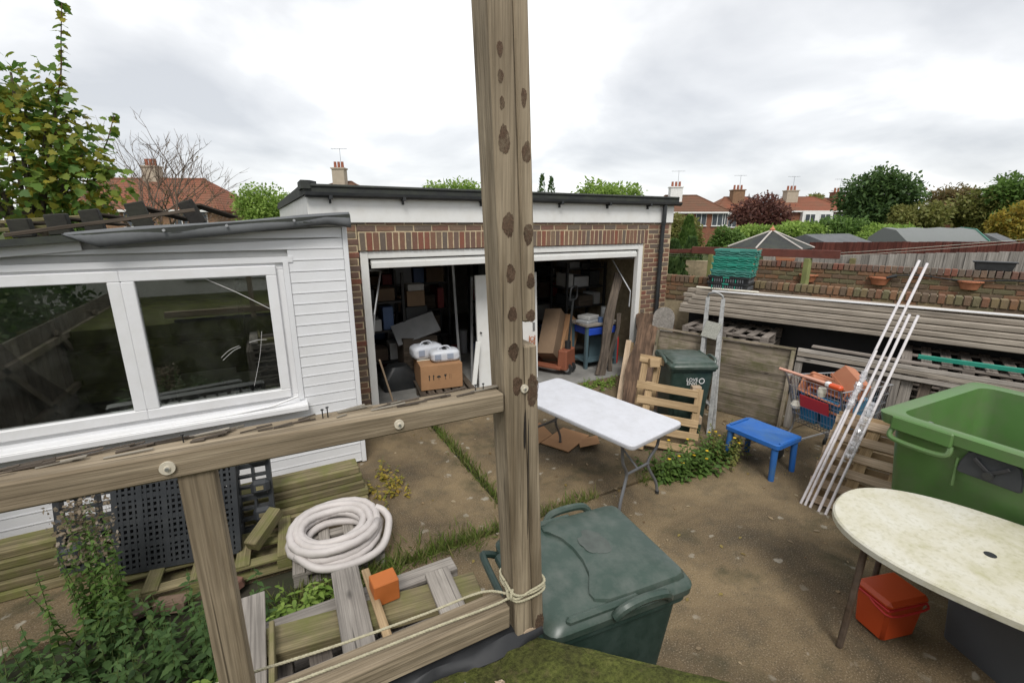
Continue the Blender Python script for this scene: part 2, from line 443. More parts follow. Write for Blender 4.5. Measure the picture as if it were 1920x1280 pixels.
# moss cushion as a lumpy sheet on the platform
def moss_sheet():
    bm = bmesh.new(); N = 70
    rnd = random.Random(3)
    vs = {}
    for i in range(N+1):
        for j in range(N+1):
            x = -.35+i*(2.1/N); lim = 1.155 if x < .66 else 1.155-(x-.66)*.955
            y = -.15+(lim+.15+rnd.uniform(-.004, .006))*(j/N)**.8
            edge = min(1, max(0, (lim-y)/.05))
            h = .006+.016*edge*(0.5+.5*math.sin(x*23+math.sin(y*17)*2)*math.sin(y*27+x*9))+rnd.random()*.010
            vs[i, j] = bm.verts.new((x, y, PZ+h-(1-edge)*.012))
    for i in range(N):
        for j in range(N):
            q = [(i, j), (i+1, j), (i+1, j+1), (i, j+1)]
            if all(k in vs for k in q): bm.faces.new([vs[k] for k in q])
    me = bpy.data.meshes.new('moss'); bm.to_mesh(me); bm.free()
    for p in me.polygons: p.use_smooth = True
    o = link('moss', me, MOSS); tag(o, 'green and brown moss covering the raised platform floor', 'moss', kind='stuff')
moss_sheet()
# ================================================================ bricks
_bm = {}
def brick_mesh(l, h, d, k, mat):
    key = (round(l, 3), round(h, 3), round(d, 3), k, mat.name)
    if key not in _bm:
        rnd = random.Random(hash(key) & 0xffff)
        b = MB().box((0, 0, 0), (l, d, h), bev=.005)
        for v_ in b.bm.verts: v_.co += V((rnd.uniform(-1, 1), rnd.uniform(-1, 1), rnd.uniform(-1, 1)))*.0022
        me = b.mesh('brick'); me.materials.append(mat); _bm[key] = me
    return _bm[key]
def brick(parent, M, x, z, l, h, d, mat=BR, rot=0):
    o = bpy.data.objects.new('brick', brick_mesh(l, h, d, random.randrange(3), mat)); COL.objects.link(o)
    o.parent = parent
    o.matrix_basis = M @ MX.Translation((x, random.uniform(-.003, .003), z)) @ MX.Rotation(random.uniform(-.008, .008), 4, 'Y')
    return o
def course(parent, M, x0, x1, z, off=0, mat=BR, bl=.211, bh=.062, bd=.1, j=.014):
    """one course of stretchers between x0 and x1 (local X of M), z centre"""
    x = x0-off
    while x < x1-.03:
        a, b = max(x, x0), min(x+bl, x1)
        if b-a > .04: brick(parent, M, (a+b)/2, z, round(b-a, 3), bh, bd, mat)
        x += bl+j
def soldiers(parent, M, x0, x1, z, mat=BR, bw=.062, bh=.210, bd=.1, j=.0145):
    n = int(round((x1-x0)/(bw+j))); st = (x1-x0)/n
    for i in range(n): brick(parent, M, x0+(i+.5)*st, z, round(st-j, 3), bh, bd, mat)
# ================================================================ garage
FY = 5.57
gar = thing('garage', 'red brick flat-roofed double garage with its wide door open', 'garage', (3.2, FY, 0))
GM = MX.Translation((-3.2, -FY, 0))        # world -> garage local
def gpart(mb, name, mat, parent=gar, smooth=False): return mb.obj(name, mat, parent, M=GM if parent is gar else None, smooth=smooth)
mw = MB()
mw.box((.775, FY+.107, 1.23), (.47, .203, 2.46)); mw.box((5.715, FY+.107, 1.23), (.57, .203, 2.46)); mw.box((3.23, FY+.107, 2.30), (4.42, .203, .32))
wall = gpart(mw, 'front_wall', MORT)
FM = MX.Translation((0, FY+.05, 0))
soldiers(wall, FM, 1.03, 5.50, 2.2375)
for i, z in enumerate((2.3875, 2.4475)):
    h = .065 if i == 0 else .03
    course(wall, FM, .56, 5.99, z if i == 0 else 2.444, (i % 2)*.112, bh=h)
for i in range(31):
    z = 2.3125-i*.075
    if z < .02: break
    course(wall, FM, .56, 1.02, z, (i % 2)*.112); course(wall, FM, 5.512 if z > 2.13 else 5.44, 5.99, z, (i % 2)*.112)
sw = MB(); sw.box((5.885, FY+3.22, 1.30), (.2, 6.0, 2.6)); gpart(sw, 'side_wall', MORT2)
sw = MB(); sw.box((.665, FY+3.22, 1.30), (.2, 6.0, 2.6)); gpart(sw, 'side_wall', plain('garage_blockwork', (.42, .40, .37), .95, var=.2, bump=.3))
gpart(MB().box((3.27, FY+6.25, 1.37), (5.4, .15, 2.74)), 'back_wall', MATS['garage_blockwork'])
gpart(MB().box((3.27, FY+3.1, -.02), (5.1, 6.3, .055)), 'floor', plain('garage_floor', (.24, .235, .22), .8, var=.2, scale=4, bump=.2, dirt=(.08, .08, .075), damt=.6))
# fascia boards, roof, gutter, downpipe
gpart(MB().box((3.26, FY-.015, 2.60), (5.46, .03, .29)), 'fascia', WHITEP)
gpart(MB().box((.535, FY+3.1, 2.605), (.03, 6.2, .27)), 'side_fascia', WHITEP)
gpart(MB().box((6.0, FY+3.1, 2.605), (.03, 6.2, .27)), 'side_fascia', WHITEP)
rf = MB().box((3.27, FY+3.1, 2.78), (5.56, 6.34, .08))
rf.box((.56, FY+3.1, 2.84), (.12, 6.34, .05)); rf.box((3.27, FY-.02, 2.835), (5.56, .13, .035), bev=.012)
rf.prism([(.47, FY-.09), (.56, FY-.09), (.64, FY+.05), (.47, FY+.3)], 2.80, 2.885)
gpart(rf, 'roof', FELTD)
gt = MB()
pts = [(-.05, .0), (-.045, -.03), (-.02, -.052), (.02, -.052), (.045, -.03), (.05, 0), (.042, 0), (.037, -.026), (.016, -.044), (-.016, -.044), (-.037, -.026), (-.042, 0)]
gt.loft([[(x, FY-.085+p[0], 2.765+p[1]) for p in pts] for x in (.5, 6.06)])
gut = gpart(gt, 'gutter', BLACKP, smooth=True)
for x in (.75, 1.55, 2.55, 3.0, 3.75, 4.6, 5.4):
    b = MB().box((0, 0, -.035), (.035, .11, .05)); b.box((0, .03, -.075), (.02, .03, .05)); b.obj('gutter_bracket', BLACKP, gut, loc=(x, FY-.075, 2.755))
dp = MB().tube(catm([(5.73, FY-.085, 2.73), (5.73, FY-.085, 2.45), (5.73, FY-.07, 2.2), (5.73, FY-.07, .1)], 5), .034, 12)
dpp = gpart(dp, 'downpipe', BLACKP, smooth=True)
for z in (2.0, .9): MB().cyl((0, 0, -.02), (0, 0, .02), .041, n=12).obj('pipe_clip', BLACKP, dpp, loc=(5.73, FY-.07, z))
gpart(MB().box((3.27, FY+3.15, 2.70), (5.0, 6.0, .06)), 'ceiling', plain('plasterboard', (.55, .54, .51), .9, var=.1, dirt=(.35, .33, .3)))
# door frame and up-and-over door (open)
fr = MB()
fr.box((1.075, FY+.07, 1.065), (.09, .09, 2.13), bev=.004); fr.box((5.39, FY+.07, 1.065), (.09, .09, 2.13), bev=.004)
fr.box((3.2325, FY+.07, 2.085), (4.22, .085, .085), bev=.004)
gpart(fr, 'door_frame', WHITEP)
dr = MB()
Md = MX.Translation((3.2325, FY+.03, 1.975)) @ MX.Rotation(rad(2.5), 4, 'X')
dr.box((0, 1.02, 0), (4.16, 2.04, .03), M=Md, bev=.004); dr.box((0, .012, -.012), (4.16, .03, .075), M=Md, bev=.006); dr.box((0, .035, .035), (4.16, .02, .03), M=Md)
for i in range(14): dr.box((-1.95+i*.3, 1.02, -.02), (.03, 1.95, .012), M=Md)
gpart(dr, 'garage_door', WHITEP)
for x in (1.14, 5.32):
    a = MB().tube([(x, FY+.12, 1.9), (x+(.22 if x < 3 else -.1), FY+.5, 1.85), (x+.03, FY+.16, 1.35), (x, FY+.14, 1.1)], .012, 6)
    gpart(a, 'door_arm', GALV)
# ================================================================ shed with white cladding (left)
SY = 4.64
shed = thing('shed', 'white clad lean-to shed with a wide window and felt roof', 'shed', (-1.8, SY, 0))
SM = MX.Translation((1.8, -SY, 0))
def spart(mb, name, mat, parent=shed, smooth=False): return mb.obj(name, mat, parent, M=SM if parent is shed else None, smooth=smooth)
def top(x): return 2.47+(x-.72)*.082
WX0, WX1, WZ0, WZ1 = -2.95, .15, .84, 2.10
def cboard(x0, x1, z0, z1):
    t0, t1 = top(x0)-.015, top(x1)-.015
    if z0 > max(t0, t1)-.02: return
    b = MB()
    poly = [(x0, z0), (x1, z0), (x1, min(z1, t1)), (x0, min(z1, t0))]
    if min(z1, t0) <= z0+.01:
        xc = .72+(z0+.015-2.47)/.082; poly = [(max(x0, xc), z0), (x1, z0), (x1, min(z1, t1))]
    b.prism([(p[0], p[1]) for p in poly], 0, .012)
    b.prism([(p[0], p[1]) for p in [(x0 if len(poly) == 4 else poly[0][0]+.2, z0+.002), (x1, z0+.002), (x1, z0+.012), (x0 if len(poly) == 4 else poly[0][0]+.2, z0+.012)]], .012, .0155)
    Mc = MX.Translation((1.8, -.013, 0)) @ MX.Rotation(rad(90), 4, 'X')
    b.obj('cladding_board', CLAD, shed, M=Mc)
for i in range(26):
    z0 = .02+i*.1; z1 = z0+.096
    if z1 < WZ0-.02 or z0 > WZ1+.05: cboard(-4.6, .70, z0, z1)
    else: cboard(WX1+.075, .70, z0, z1); cboard(-4.6, WX0-.07, z0, z1)
core = MB()
core.box((-1.95, SY+.03, .39), (5.3, .05, .78)); core.box((.46, SY+.03, 1.45), (.48, .05, 1.33)); core.box((-3.8, SY+.03, 1.4), (1.58, .05, 1.24))
core.prism([(-4.6, 2.115), (.70, 2.115), (.70, top(.7)-.03), (-4.1, 2.12)], -SY-.055, -SY-.005, M=MX.Rotation(rad(90), 4, 'X'))
spart(core, 'front_wall', plain('shed_board', (.45, .45, .44), .8, var=.1))
sd = MB(); sd.box((.665, SY+.52, 1.2), (.05, .85, 2.4)); sd.box((-4.55, SY+1.35, .98), (.05, 2.6, 1.96)); sd.box((-1.95, SY+2.7, 1.0), (5.25, .05, 2.0)); sd.box((.3, SY+2.7, 2.15), (.7, .05, .3))
spart(sd, 'side_wall', plain('shed_inside', (.38, .35, .30), .9, var=.2))
spart(MB().box((-1.95, SY+1.38, -.02), (5.25, 2.6, .06)), 'floor', plain('shed_floor', (.1, .09, .08), .9))
spart(MB().box((.725, SY-.012, 1.225), (.045, .05, 2.43), bev=.004), 'corner_trim', CLAD)
# roof deck, felt edge, loose felt flap hanging over the front
rm = MX.Rotation(math.atan(-.082), 4, 'Y')
rd = MB().box((0, 1.4, 0), (5.45, 2.92, .05), M=MX.Translation((-1.95, SY-.09, top(-1.95)+.03)) @ rm)
spart(rd, 'roof', FELTD)
vg = MB().box((0, 0, 0), (3.4, .022, .07), M=MX.Translation((-2.85, SY-.045, top(-2.85)-.03)) @ rm, bev=.003)
spart(vg, 'roof_trim', CLAD)
fl = bmesh.new(); N = 40; rows = []
for i in range(N+1):
    u = i/N; x = -1.22+u*1.99; zt = top(x)+.066+(.02*math.sin(u*9))*.3
    hang = .095+.035*max(0, 1-u/.6)
    hang *= min(1, .04+u/.10)
    curl = .05*max(0, (u-.9)/.1)
    prof = [(.5, zt+.004), (.12, zt+.008), (-.09, zt+.004), (-.145, zt-.012-curl*.2), (-.155-.005*math.sin(u*14), zt-hang*.5-curl), (-.152-.006*math.sin(u*11+1), zt-hang-curl*.8)]
    rows.append([fl.verts.new((x, SY+p[0], p[1])) for p in prof])
for a, b in zip(rows, rows[1:]):
    for k in range(5): fl.faces.new([a[k], b[k], b[k+1], a[k+1]])
me = bpy.data.meshes.new('felt_flap'); bmesh.ops.recalc_face_normals(fl, faces=fl.faces); fl.to_mesh(me); fl.free()
for p in me.polygons: p.use_smooth = True
o = link('felt_flap', me, FELT, shed, M=SM); o['label'] = 'loose grey roofing felt curling over the shed edge'
md = o.modifiers.new('s', 'SOLIDIFY'); md.thickness = .006
for x in (-1.35, -.62, -.2, .3): MB().cyl((0, .004, 0), (0, -.012, 0), .011, n=8).obj('clout_nail', STEEL, shed, loc=(x+1.8, -.17 if x > -1.2 else -.10, top(x)+.035))
# window
wf = MB()
def wfr(x0, x1, z0, z1, w, y, d, b=wf):
    b.box(((x0+x1)/2, y, z0+w/2), (x1-x0, d, w), bev=.006); b.box(((x0+x1)/2, y, z1-w/2), (x1-x0, d, w), bev=.006)
    b.box((x0+w/2, y, (z0+z1)/2), (w, d, z1-z0-2*w), bev=.006); b.box((x1-w/2, y, (z0+z1)/2), (w, d, z1-z0-2*w), bev=.006)
wfr(WX0-.03, WX1+.03, WZ0-.05, WZ1+.02, .075, SY+.02, .06)
win = spart(wf, 'window', UPVC)
for (x0, x1) in ((WX0+.045, -1.99), (-2.0+.012, -.975-.012), (-.975+.012, WX1-.045)):
    w2 = MB(); wfr(x0-.012, x1+.012, WZ0+.012, WZ1-.012, .085, SY-.012, .06, w2); w2.obj('window_sash', UPVC, win)
    MB().box(((x0+x1)/2, SY+.004, (WZ0+WZ1)/2-.005), (x1-x0-.12, .006, WZ1-WZ0-.16)).obj('pane', GLASS, win)
ck = MB()
for p in ([(-.43, 2.0), (-.2, 1.86), (.03, 1.70)], [(-.4, 1.30), (-.33, 1.36), (-.25, 1.39)], [(-.39, 1.275), (-.3, 1.35), (-.24, 1.375)], [(-.17, 1.41), (-.1, 1.425), (-.03, 1.42)], [(-.06, 1.50), (-.10, 1.28), (-.18, 1.0)]):
    w = .003 if p[0][1] > 1.9 else .0016
    ck.tube([(a, SY-.0005, b) for a, b in catm([(q[0], q[1], 0) for q in p], 4) for a, b in [(a, b)]] if False else [(q.x, SY-.0005, q.y) for q in catm([(a, b, 0) for a, b in p], 4)], w, 4)
ck.obj('glass_scratch', WHITEP, win)
spart(MB().box((-1.38, SY-.06, .775), (3.25, .16, .035), bev=.006).box((-1.38, SY-.135, .755), (3.25, .02, .05), bev=.004), 'window_sill', UPVC)
spart(MB().box((-1.36, SY-.02, 2.135), (3.24, .03, .05)).box((WX1+.05, SY-.02, 1.47), (.045, .035, 1.32)).box((WX0-.04, SY-.02, 1.47), (.045, .035, 1.32)), 'window_trim', CLAD)
ls = MB().tube([(.17, SY-.09, .865), (-.05, SY-.11, .815), (-.35, SY-.12, .80), (-.8, SY-.11, .797)], [.009, .012, .012, .006], 6)
o = spart(ls, 'loose_trim_strip', UPVC); o['label'] = 'white trim strip hanging loose above the sill'
# things dimly seen inside the shed
def simple_box(name, mat, c, d, label, cat, rz=0, bev=.004, group=None):
    o = MB().box((0, 0, d[2]/2), d, bev=bev).obj(name, mat, loc=(c[0], c[1], c[2]), rot=(0, 0, rz)); return tag(o, label, cat, group)
sb = thing('storage_cabinet', 'pale drawer cabinet seen through the shed window', 'cabinet', (-.62, 5.5, .01))
MB().box((0, 0, .45), (.5, .45, .9)).obj('carcass', CREAM, sb)
for k in range(4): MB().box((0, -.235, .14+k*.21), (.46, .02, .18), bev=.004).obj('drawer', CREAM, sb)
st = thing('round_stool', 'round pale stool behind the shed glass', 'stool', (-.3, 5.25, .01))
MB().cyl((0, 0, .86), (0, 0, .92), .17, n=24).obj('seat', CREAM, st)
for k in range(3): MB().cyl((.1*math.cos(k*2.1), .1*math.sin(k*2.1), .86), (.19*math.cos(k*2.1), .19*math.sin(k*2.1), 0), .015).obj('leg', GREYM, st)
sh = thing('shed_shelf', 'dark wooden shelf along the back of the shed', 'shelf', (-1.2, 7.0, .01))
for z in (.5, 1.0, 1.5): MB().box((0, 0, z), (1.8, .4, .03)).obj('shelf_board', WOODDARK, sh)
for x in (-.9, .9): MB().box((x, 0, .85), (.04, .4, 1.7)).obj('upright', WOODDARK, sh)
# dark timber blocks and battens lying on the shed roof
tb = [(-.45, 5.25, .13, .23, .10, 18), (-.86, 5.2, .14, .23, .03, 8), (-1.2, 5.2, .13, .19, .0, 3), (-1.43, 5.2, .14, .17, .0, 0), (-1.68, 5.25, .13, .15, .0, 0)]
lb = ['tilted black timber block nearest the garage on the shed roof', 'large mossy black timber block in the middle of the shed roof', 'leaning black timber block above the felt edge', 'squat dark timber block on the shed roof felt', 'dark timber block farthest left on the shed roof']
for (x, y, w, h, dz, a), L_ in zip(tb, lb):
    t = thing('timber_block', L_, 'timber', (x, y, top(x)+.06), (0, rad(-5), rad(4)), 'timber blocks on the shed roof')
    MB().box((0, .12, h/2), (w, .12, h), M=MX.Rotation(rad(-a), 4, 'Y'), bev=.008).obj('end_block', plain('tarred_block', (.022, .02, .018), .9, var=.4, scale=20, bump=.6, dirt=(.05, .055, .035)), t)
    plank('batten', WOODDARK, (0, .2, h*.8), (.32, .9, .05), .1, .02, parent=t)
bt = [(-1.7, -.45, 5.05, .012, 'long dark batten lying along the shed roof edge'), (-2.4, -1.3, 5.5, .06, 'green mossy rail lying on the left of the shed roof'), (-2.4, -1.35, 5.7, .13, 'upper green mossy rail lying on the left of the shed roof')]
for x0, x1, y, dz, L_ in bt:
    tag(plank('roof_batten', WOODDARK if dz < .03 else WOODGREEN, (x0, y, top(x0)+.075+dz), (x1, y, top(x1)+.075+dz+(.1 if dz < .03 else 0)), .05, .03), L_, 'batten')
# ================================================================ house behind the viewer (seen mirrored in the shed window) and side fence
PEB = plain('pebbledash', (.68, .66, .61), .95, var=.25, scale=60, bump=.6)
hb = thing('house', 'pebbledashed house wall standing behind the platform', 'house', (2, -2.3, 0))
MB().box((0, -.1, 1.5), (12, .25, 3.0)).obj('wall', PEB, hb)
for x, z, w, h in ((-2.6, 1.9, 1.6, 1.2), (1.2, 1.9, 1.2, 1.2)):
    f = MB(); wfr(x-w/2, x+w/2, z-h/2, z+h/2, .07, .06, .08, f); f.box((x, .06, z), (.06, .08, h-.14)); wo = f.obj('window', UPVC, hb)
    MB().box((x, .05, z), (w-.1, .01, h-.1)).obj('pane', GLASS, wo); MB().box((x, .02, z), (w-.1, .02, h-.1)).obj('blind', BLACKP, wo)
sf = thing('side_fence', 'weathered close-board fence on the left boundary', 'fence', (-2.45, 1.0, 0))
for k in range(37): MB().box((0, -2.7+k*.155, .62), (.018, .145, 1.24), bev=.002).obj('fence_board', WOODFENCEV, sf)
for z in (.3, 1.0): MB().box((.05, .1, z), (.06, 5.6, .08)).obj('rail', WOODFENCE, sf)
for y in (-2.2, -.6, 1.0): plank('brace', WOODFENCE, (.06, y, .2), (.06, y+1.1, 1.1), .08, .04, (1, 0, 0), sf)
# ================================================================ right boundary wall
bw = thing('boundary_wall', 'old mossy brick boundary wall beside the garage', 'wall', R(0, 0), (0, 0, RZ))
core = MB().box((3.2, .105, .79), (6.6, .17, 1.58)).obj('wall_core', MORT2, bw)
BM = MX.Translation((0, .05, 0))
soldiers(core, BM, -.05, 5.0, 1.558, BR2, .062, .105, .13, .013)
for i in range(4): course(core, BM, -.05, 5.0, 1.47-i*.075, (i % 2)*.11, BR2)
# neighbour's wall, two metres beyond
nw = thing('garden_wall', 'neighbour brick garden wall hung with terracotta planters', 'wall', R(.4, -1.8), (0, 0, RZ))
core = MB().box((3.0, .105, .86), (7.4, .17, 1.72)).obj('wall_core', MORT2, nw)
soldiers(core, BM, .55, 4.9, 1.745, BR, .065, .10, .13, .011)
for i in range(6): course(core, BM, .55, 4.9, 1.66-i*.075, (i % 2)*.112, BR2)
for s, z, L_ in ((1.45, 1.57, 'terracotta half-round planter nearest the green post on the wall'), (2.42, 1.60, 'terracotta half-round planter in the middle of the neighbour wall'), (3.45, 1.62, 'terracotta half-round planter farthest right on the neighbour wall')):
    t = thing('wall_planter', L_, 'planter', R(s+.4, -1.8, z-.1), (0, 0, RZ), 'planters on the neighbour wall')
    prof = [(.09, 0), (.125, .09), (.135, .1), (.135, .115)]
    b = MB(); b.loft([[(r*math.cos(a), -abs(r*math.sin(a))*.85-.002, z_) for a in [math.pi*k/12 for k in range(13)]] for r, z_ in prof]); b.obj('pot', TERRA, t, smooth=True)
    MB().loft([[(r*math.cos(a), -abs(r*math.sin(a))*.85-.003, z_) for a in [math.pi*k/12 for k in range(13)]] for r, z_ in ((.145, .105), (.145, .125))]).obj('rim', TERRA, t)
    MB().box((0, -.055, .108), (.2, .08, .02)).obj('soil', SOIL, t)
t = thing('trough_planter', 'rectangular terracotta trough on top of the neighbour wall', 'planter', R(1.45, -1.87, 1.80), (0, 0, RZ))
MB().box((0, 0, .05), (.32, .12, .1), taper=.85, bev=.006).obj('trough', TERRA, t); MB().box((0, 0, .1), (.34, .14, .018), bev=.004).obj('rim', TERRA, t)
t = thing('black_trough', 'black plastic trough on top of the neighbour wall', 'planter', R(4.05, -1.87, 1.80), (0, 0, RZ))
MB().box((0, 0, .06), (.42, .14, .12), taper=.88, bev=.006).obj('trough', BLACKP, t); MB().box((0, 0, .115), (.45, .16, .02), bev=.004).obj('rim', BLACKP, t)
t = thing('hose_nozzle', 'black hose and spray nozzle lying along the neighbour wall', 'hose', R(3.0, -1.79, 1.66), (0, 0, RZ))
MB().tube(catm([(0, -.05, 0), (.3, -.02, .02), (.8, -.02, -.02), (1.3, -.02, .02), (1.9, -.02, -.02), (2.3, -.02, .01)], 6), .011, 6).obj('hose', BLACKP, t)
MB().cyl((.02, -.05, 0), (-.1, -.08, -.04), .03, .018).obj('nozzle', BLACKP, t)
# fences beyond the neighbour wall
def board_fence(name, label, s0, s1, t, z0, z1, dz, mat, step=.12, post=None):
    f = thing(name, label, 'fence', R(s0, t), (0, 0, RZ)); L_ = s1-s0; n = int(L_/step)
    for i in range(n):
        x = i*step; h0 = z0+dz*x/L_; h1 = z1+dz*x/L_
        MB().box((x+step/2, random.uniform(-.003, .003)+(.012 if i % 2 else 0), (h0+h1)/2), (step*1.03, .018, h1-h0+random.uniform(-.01, .01))).obj('fence_board', mat, f)
    MB().box((L_/2, .03, z0+.3), (L_, .04, .07)).obj('rail', mat, f)
    if post:
        for x in post: MB().box((x, -.03, z1/2+.02), (.09, .09, z1+.04), bev=.005).obj('post', WOODGREEN, f)
    return f
FRED = plain('red_brown_stain', (.115, .035, .025), .8, var=.3, scale=8, dirt=(.17, .08, .06), damt=.4)
board_fence('grey_fence', 'low silver-grey board fence behind the neighbour wall', .9, 7.0, -2.7, .9, 1.805, .42, WOODGREYV, .12, (1.45,))
board_fence('brown_fence', 'long red-brown board fence in front of the allotment sheds', 1.2, 13.2, -5.5, .3, 2.01, .36, FREDV, .13)
# red beam on two green posts with washing lines
pg = thing('washing_line_frame', 'red-brown beam on two pale green posts with washing lines', 'washing line', R(1.2, -1.0))
pa, pb = R(.15, -.9, 1.98), R(2.35, -.9, 1.99)
def loc(p): return V(p)-R(1.2, -1.0)
plank('beam', FRED, loc(pa), loc(pb), .07, .12, parent=pg); plank('beam', FRED, loc(R(-1.0, -.95, 1.90)), loc(R(.3, -.93, 1.97)), .06, .07, parent=pg)
GPOST = plain('pale_green_post', (.22, .24, .09), .8, var=.2, scale=5)
for s in (.5, 1.95):
    p = loc(R(s, -.9, 0)); MB().box((p.x, p.y, .96), (.085, .085, 1.92), bev=.006).obj('post', GPOST, pg)
for dz in (0, .03):
    MB().tube(catm([loc(R(-1.4, -1.2, 1.86+dz)), loc(R(2, -1.1, 1.93+dz*1.5)), loc(R(7.5, -3.5, 2.62+dz))], 8), .003, 4).obj('washing_line', plain('line_cord', (.5, .5, .42), .7), pg)
# ================================================================ railing on the platform
def pcx(z): return .683-.043*(z-1.03)
post = thing('wooden_post', 'tall weathered square post with dark rust-brown stain spots', 'post', (.683, 1.17, PZ))
def ppiece(name, z0, z1, x0, x1, y0=1.12, y1=1.22, bev=.006):
    b = MB()
    r = []
    for z in (z0, z1):
        c = pcx(z); r.append([(c+x0, y0, z), (c+x1, y0, z), (c+x1, y1, z), (c+x0, y1, z)])
    b.loft(r)
    ed = [e for e in b.bm.edges]
    bmesh.ops.bevel(b.bm, geom=ed, offset=bev, segments=1, affect='EDGES')
    for v_ in b.bm.verts: v_.co = v_.co-V((.683, 1.17, PZ))
    # grain along local X: rotate the mesh so that local X is vertical
    Rm = MX.Rotation(rad(90), 4, 'Y'); bmesh.ops.transform(b.bm, matrix=Rm, verts=b.bm.verts)
    return b.obj(name, WOODPOST, post, M=Rm.inverted())
ppiece('main_timber', PZ, 3.75, -.056, .012)
ppiece('upper_side_timber', 2.172, 3.75, .014, .056)
ppiece('lower_side_timber', PZ, 2.102, .014, .056)
def stainmat():
    n = NT('rust_stain'); v = n.coords(rnd=False); a = n.noise(v, 45, 6, .7); b = n.noise(v, 160, 4, .6)
    n.fin(n.ramp(b, [(.3, (.085, .052, .034)), (.7, (.15, .10, .068))]), .9, 0, .2); tr3 = n.n('ShaderNodeBsdfTransparent'); m3 = n.n('ShaderNodeMixShader')
    n.l(n.ramp(a, [(.32, .12), (.58, .85)]), m3.inputs[0]); n.l(tr3.outputs[0], m3.inputs[1]); n.l(n.b.outputs[0], m3.inputs[2]); n.l(m3.outputs[0], n.o.inputs[0]); return n.m
STAIN = stainmat()
def blob(cx, cz, rx, rz, seed, name='stain_mark', front=True, mat=STAIN):
    rnd = random.Random(seed); pts = []
    rx *= 1.3; rz *= 1.3
    for k in range(36):
        a = 2*math.pi*k/36; q = 1+rnd.uniform(-.10, .10)+.08*math.sin(a*3+seed)
        pts.append((pcx(cz)+cx+rx*q*math.cos(a)-.683, cz+rz*q*math.sin(a)-PZ))
    b = MB().prism(pts, 0, .0012, M=MX.Translation((0, -.05, 0)) @ MX.Rotation(rad(90), 4, 'X'))
    b.obj(name, mat, post)
for i, (px_, z, rx, rz_) in enumerate([(-.03, 2.86, .006, .013), (-.031, 2.80, .006, .012), (-.030, 2.74, .005, .012), (-.028, 2.655, .012, .026), (.037, 2.63, .010, .020), (-.026, 2.445, .013, .024), (.036, 2.42, .011, .022), (.034, 2.76, .006, .018),
        (-.024, 2.315, .0105, .020), (.04, 2.29, .010, .017), (-.023, 2.20, .011, .016), (.036, 2.13+.06, .011, .014), (-.024, 2.09, .013, .020), (-.016, 1.985, .012, .022), (.0355, 1.96, .015, .040)]):
    blob(px_, z, rx, rz_, i)
blob(.038, 1.075, .013, .035, 50); blob(-.005, 1.05, .02, .02, 51, mat=WOODPAL2)
CRK = plain('crack_dark', (.015, .012, .01), 1)
blob(.004, 1.83, .0028, .05, 60, 'crack', mat=CRK); blob(.010, 1.66, .0013, .16, 61, 'crack', mat=CRK)
BONE = plain('washer_cream', (.55, .50, .40), .7, var=.15, scale=30)
def washer(parent, p, r=.0125):
    b = MB().cyl((0, 0, 0), (0, -.006, 0), r, n=20); b.cyl((0, -.006, 0), (0, -.008, 0), r*.45, r*.4, n=12); w = b.obj('washer', BONE, parent, loc=p)
    MB().cyl((0, -.008, 0), (0, -.012, 0), r*.28, n=8).obj('screw_head', STEEL, w)
washer(post, (pcx(1.972)+.006-.683, -.05, 1.972-PZ))
def rail_thing(name, label, x0, x1, za, zb, h, d, y0=1.12):
    t = thing(name, label, 'rail', (x1, y0, za))
    o = plank('timber', WOODPOST, (x0-x1, d/2, zb-za-h/2), (0, d/2, -h/2), d, h, parent=t, bev=.005)
    return t
tr = rail_thing('top_rail', 'weathered horizontal handrail nailed to the tall post', -1.3, .583, 1.968, 1.99, .06, .085)
washer(tr, (.27-.583, -.0, -.028)); washer(tr, (-.224-.583, 0, -.02), .0145)
FLK = wood('wood_flaking', (.10, .085, .06), (.55, .50, .42), rvar=.1)
rnd = random.Random(5)
for k in range(55):
    x = rnd.uniform(-1.2, .0); L_ = rnd.uniform(.015, .09); yv = rnd.uniform(.035, .08)
    plank('flaking_splinter', WOODDARK if k % 4 else FLK, (x, yv, .002-x*.0117), (x+L_, yv+rnd.uniform(-.006, .006), .003-x*.0117+rnd.uniform(0, .005)), rnd.uniform(.003, .011), .002, parent=tr, bev=0)
for x, l in ((-.29+.1-.3, .022), (-.278+.1-.3, .026), (-.07, .02), (-.78, .018), (-.045, .02)):
    MB().cyl((x, .05, -.01-x*.0117), (x, .05, l-x*.0117), .0015, n=6).cyl((x, .05, l-x*.0117), (x, .05, l+.002-x*.0117), .004, n=8).obj('bent_nail', BLACKM, tr)
tag(plank('short_post', WOODPOST, (-.18, 1.165, PZ), (-.18, 1.165, 1.918), .068, .07, (0, -1, 0)), 'short upright timber below the left half of the handrail', 'post')
br_ = rail_thing('bottom_rail', 'thick weathered bottom rail lying beside the rope', -1.3, .605, 1.195, 1.205, .085, .09, 1.125)
mem = MB(); rws = []
for i in range(30):
    x = -1.2+i*1.93/29; w = .02*math.sin(i*.9)
    rws.append([(x, 1.10+w*.6, PZ+.016), (x, 1.112+w*.3, PZ+.03), (x, 1.13, PZ+.045+.01*math.sin(i*1.7)), (x, 1.17, PZ+.05), (x, 1.17, PZ+.005), (x, 1.10+w*.6, PZ+.008)])
mem.loft(rws); tag(mem.obj('membrane', plain('black_membrane', (.018, .019, .021), .4, var=.2), smooth=True), 'black plastic membrane folded under the bottom rail', 'membrane')
for k, (x, y, r) in enumerate([(.385, 1.06, .026)]):
    t = thing('drain_pipe', 'open grey pipe end set in the moss near the post', 'pipe', (x, y, PZ-.02))
    MB().lathe([(r-.004, 0), (r-.004, .045), (r, .046), (r, 0)], 24, cap=False).obj('pipe', GREYM, t, smooth=True); MB().cyl((0, 0, .02), (0, 0, .022), r-.004, n=20).obj('dark_bottom', BLACKP, t)
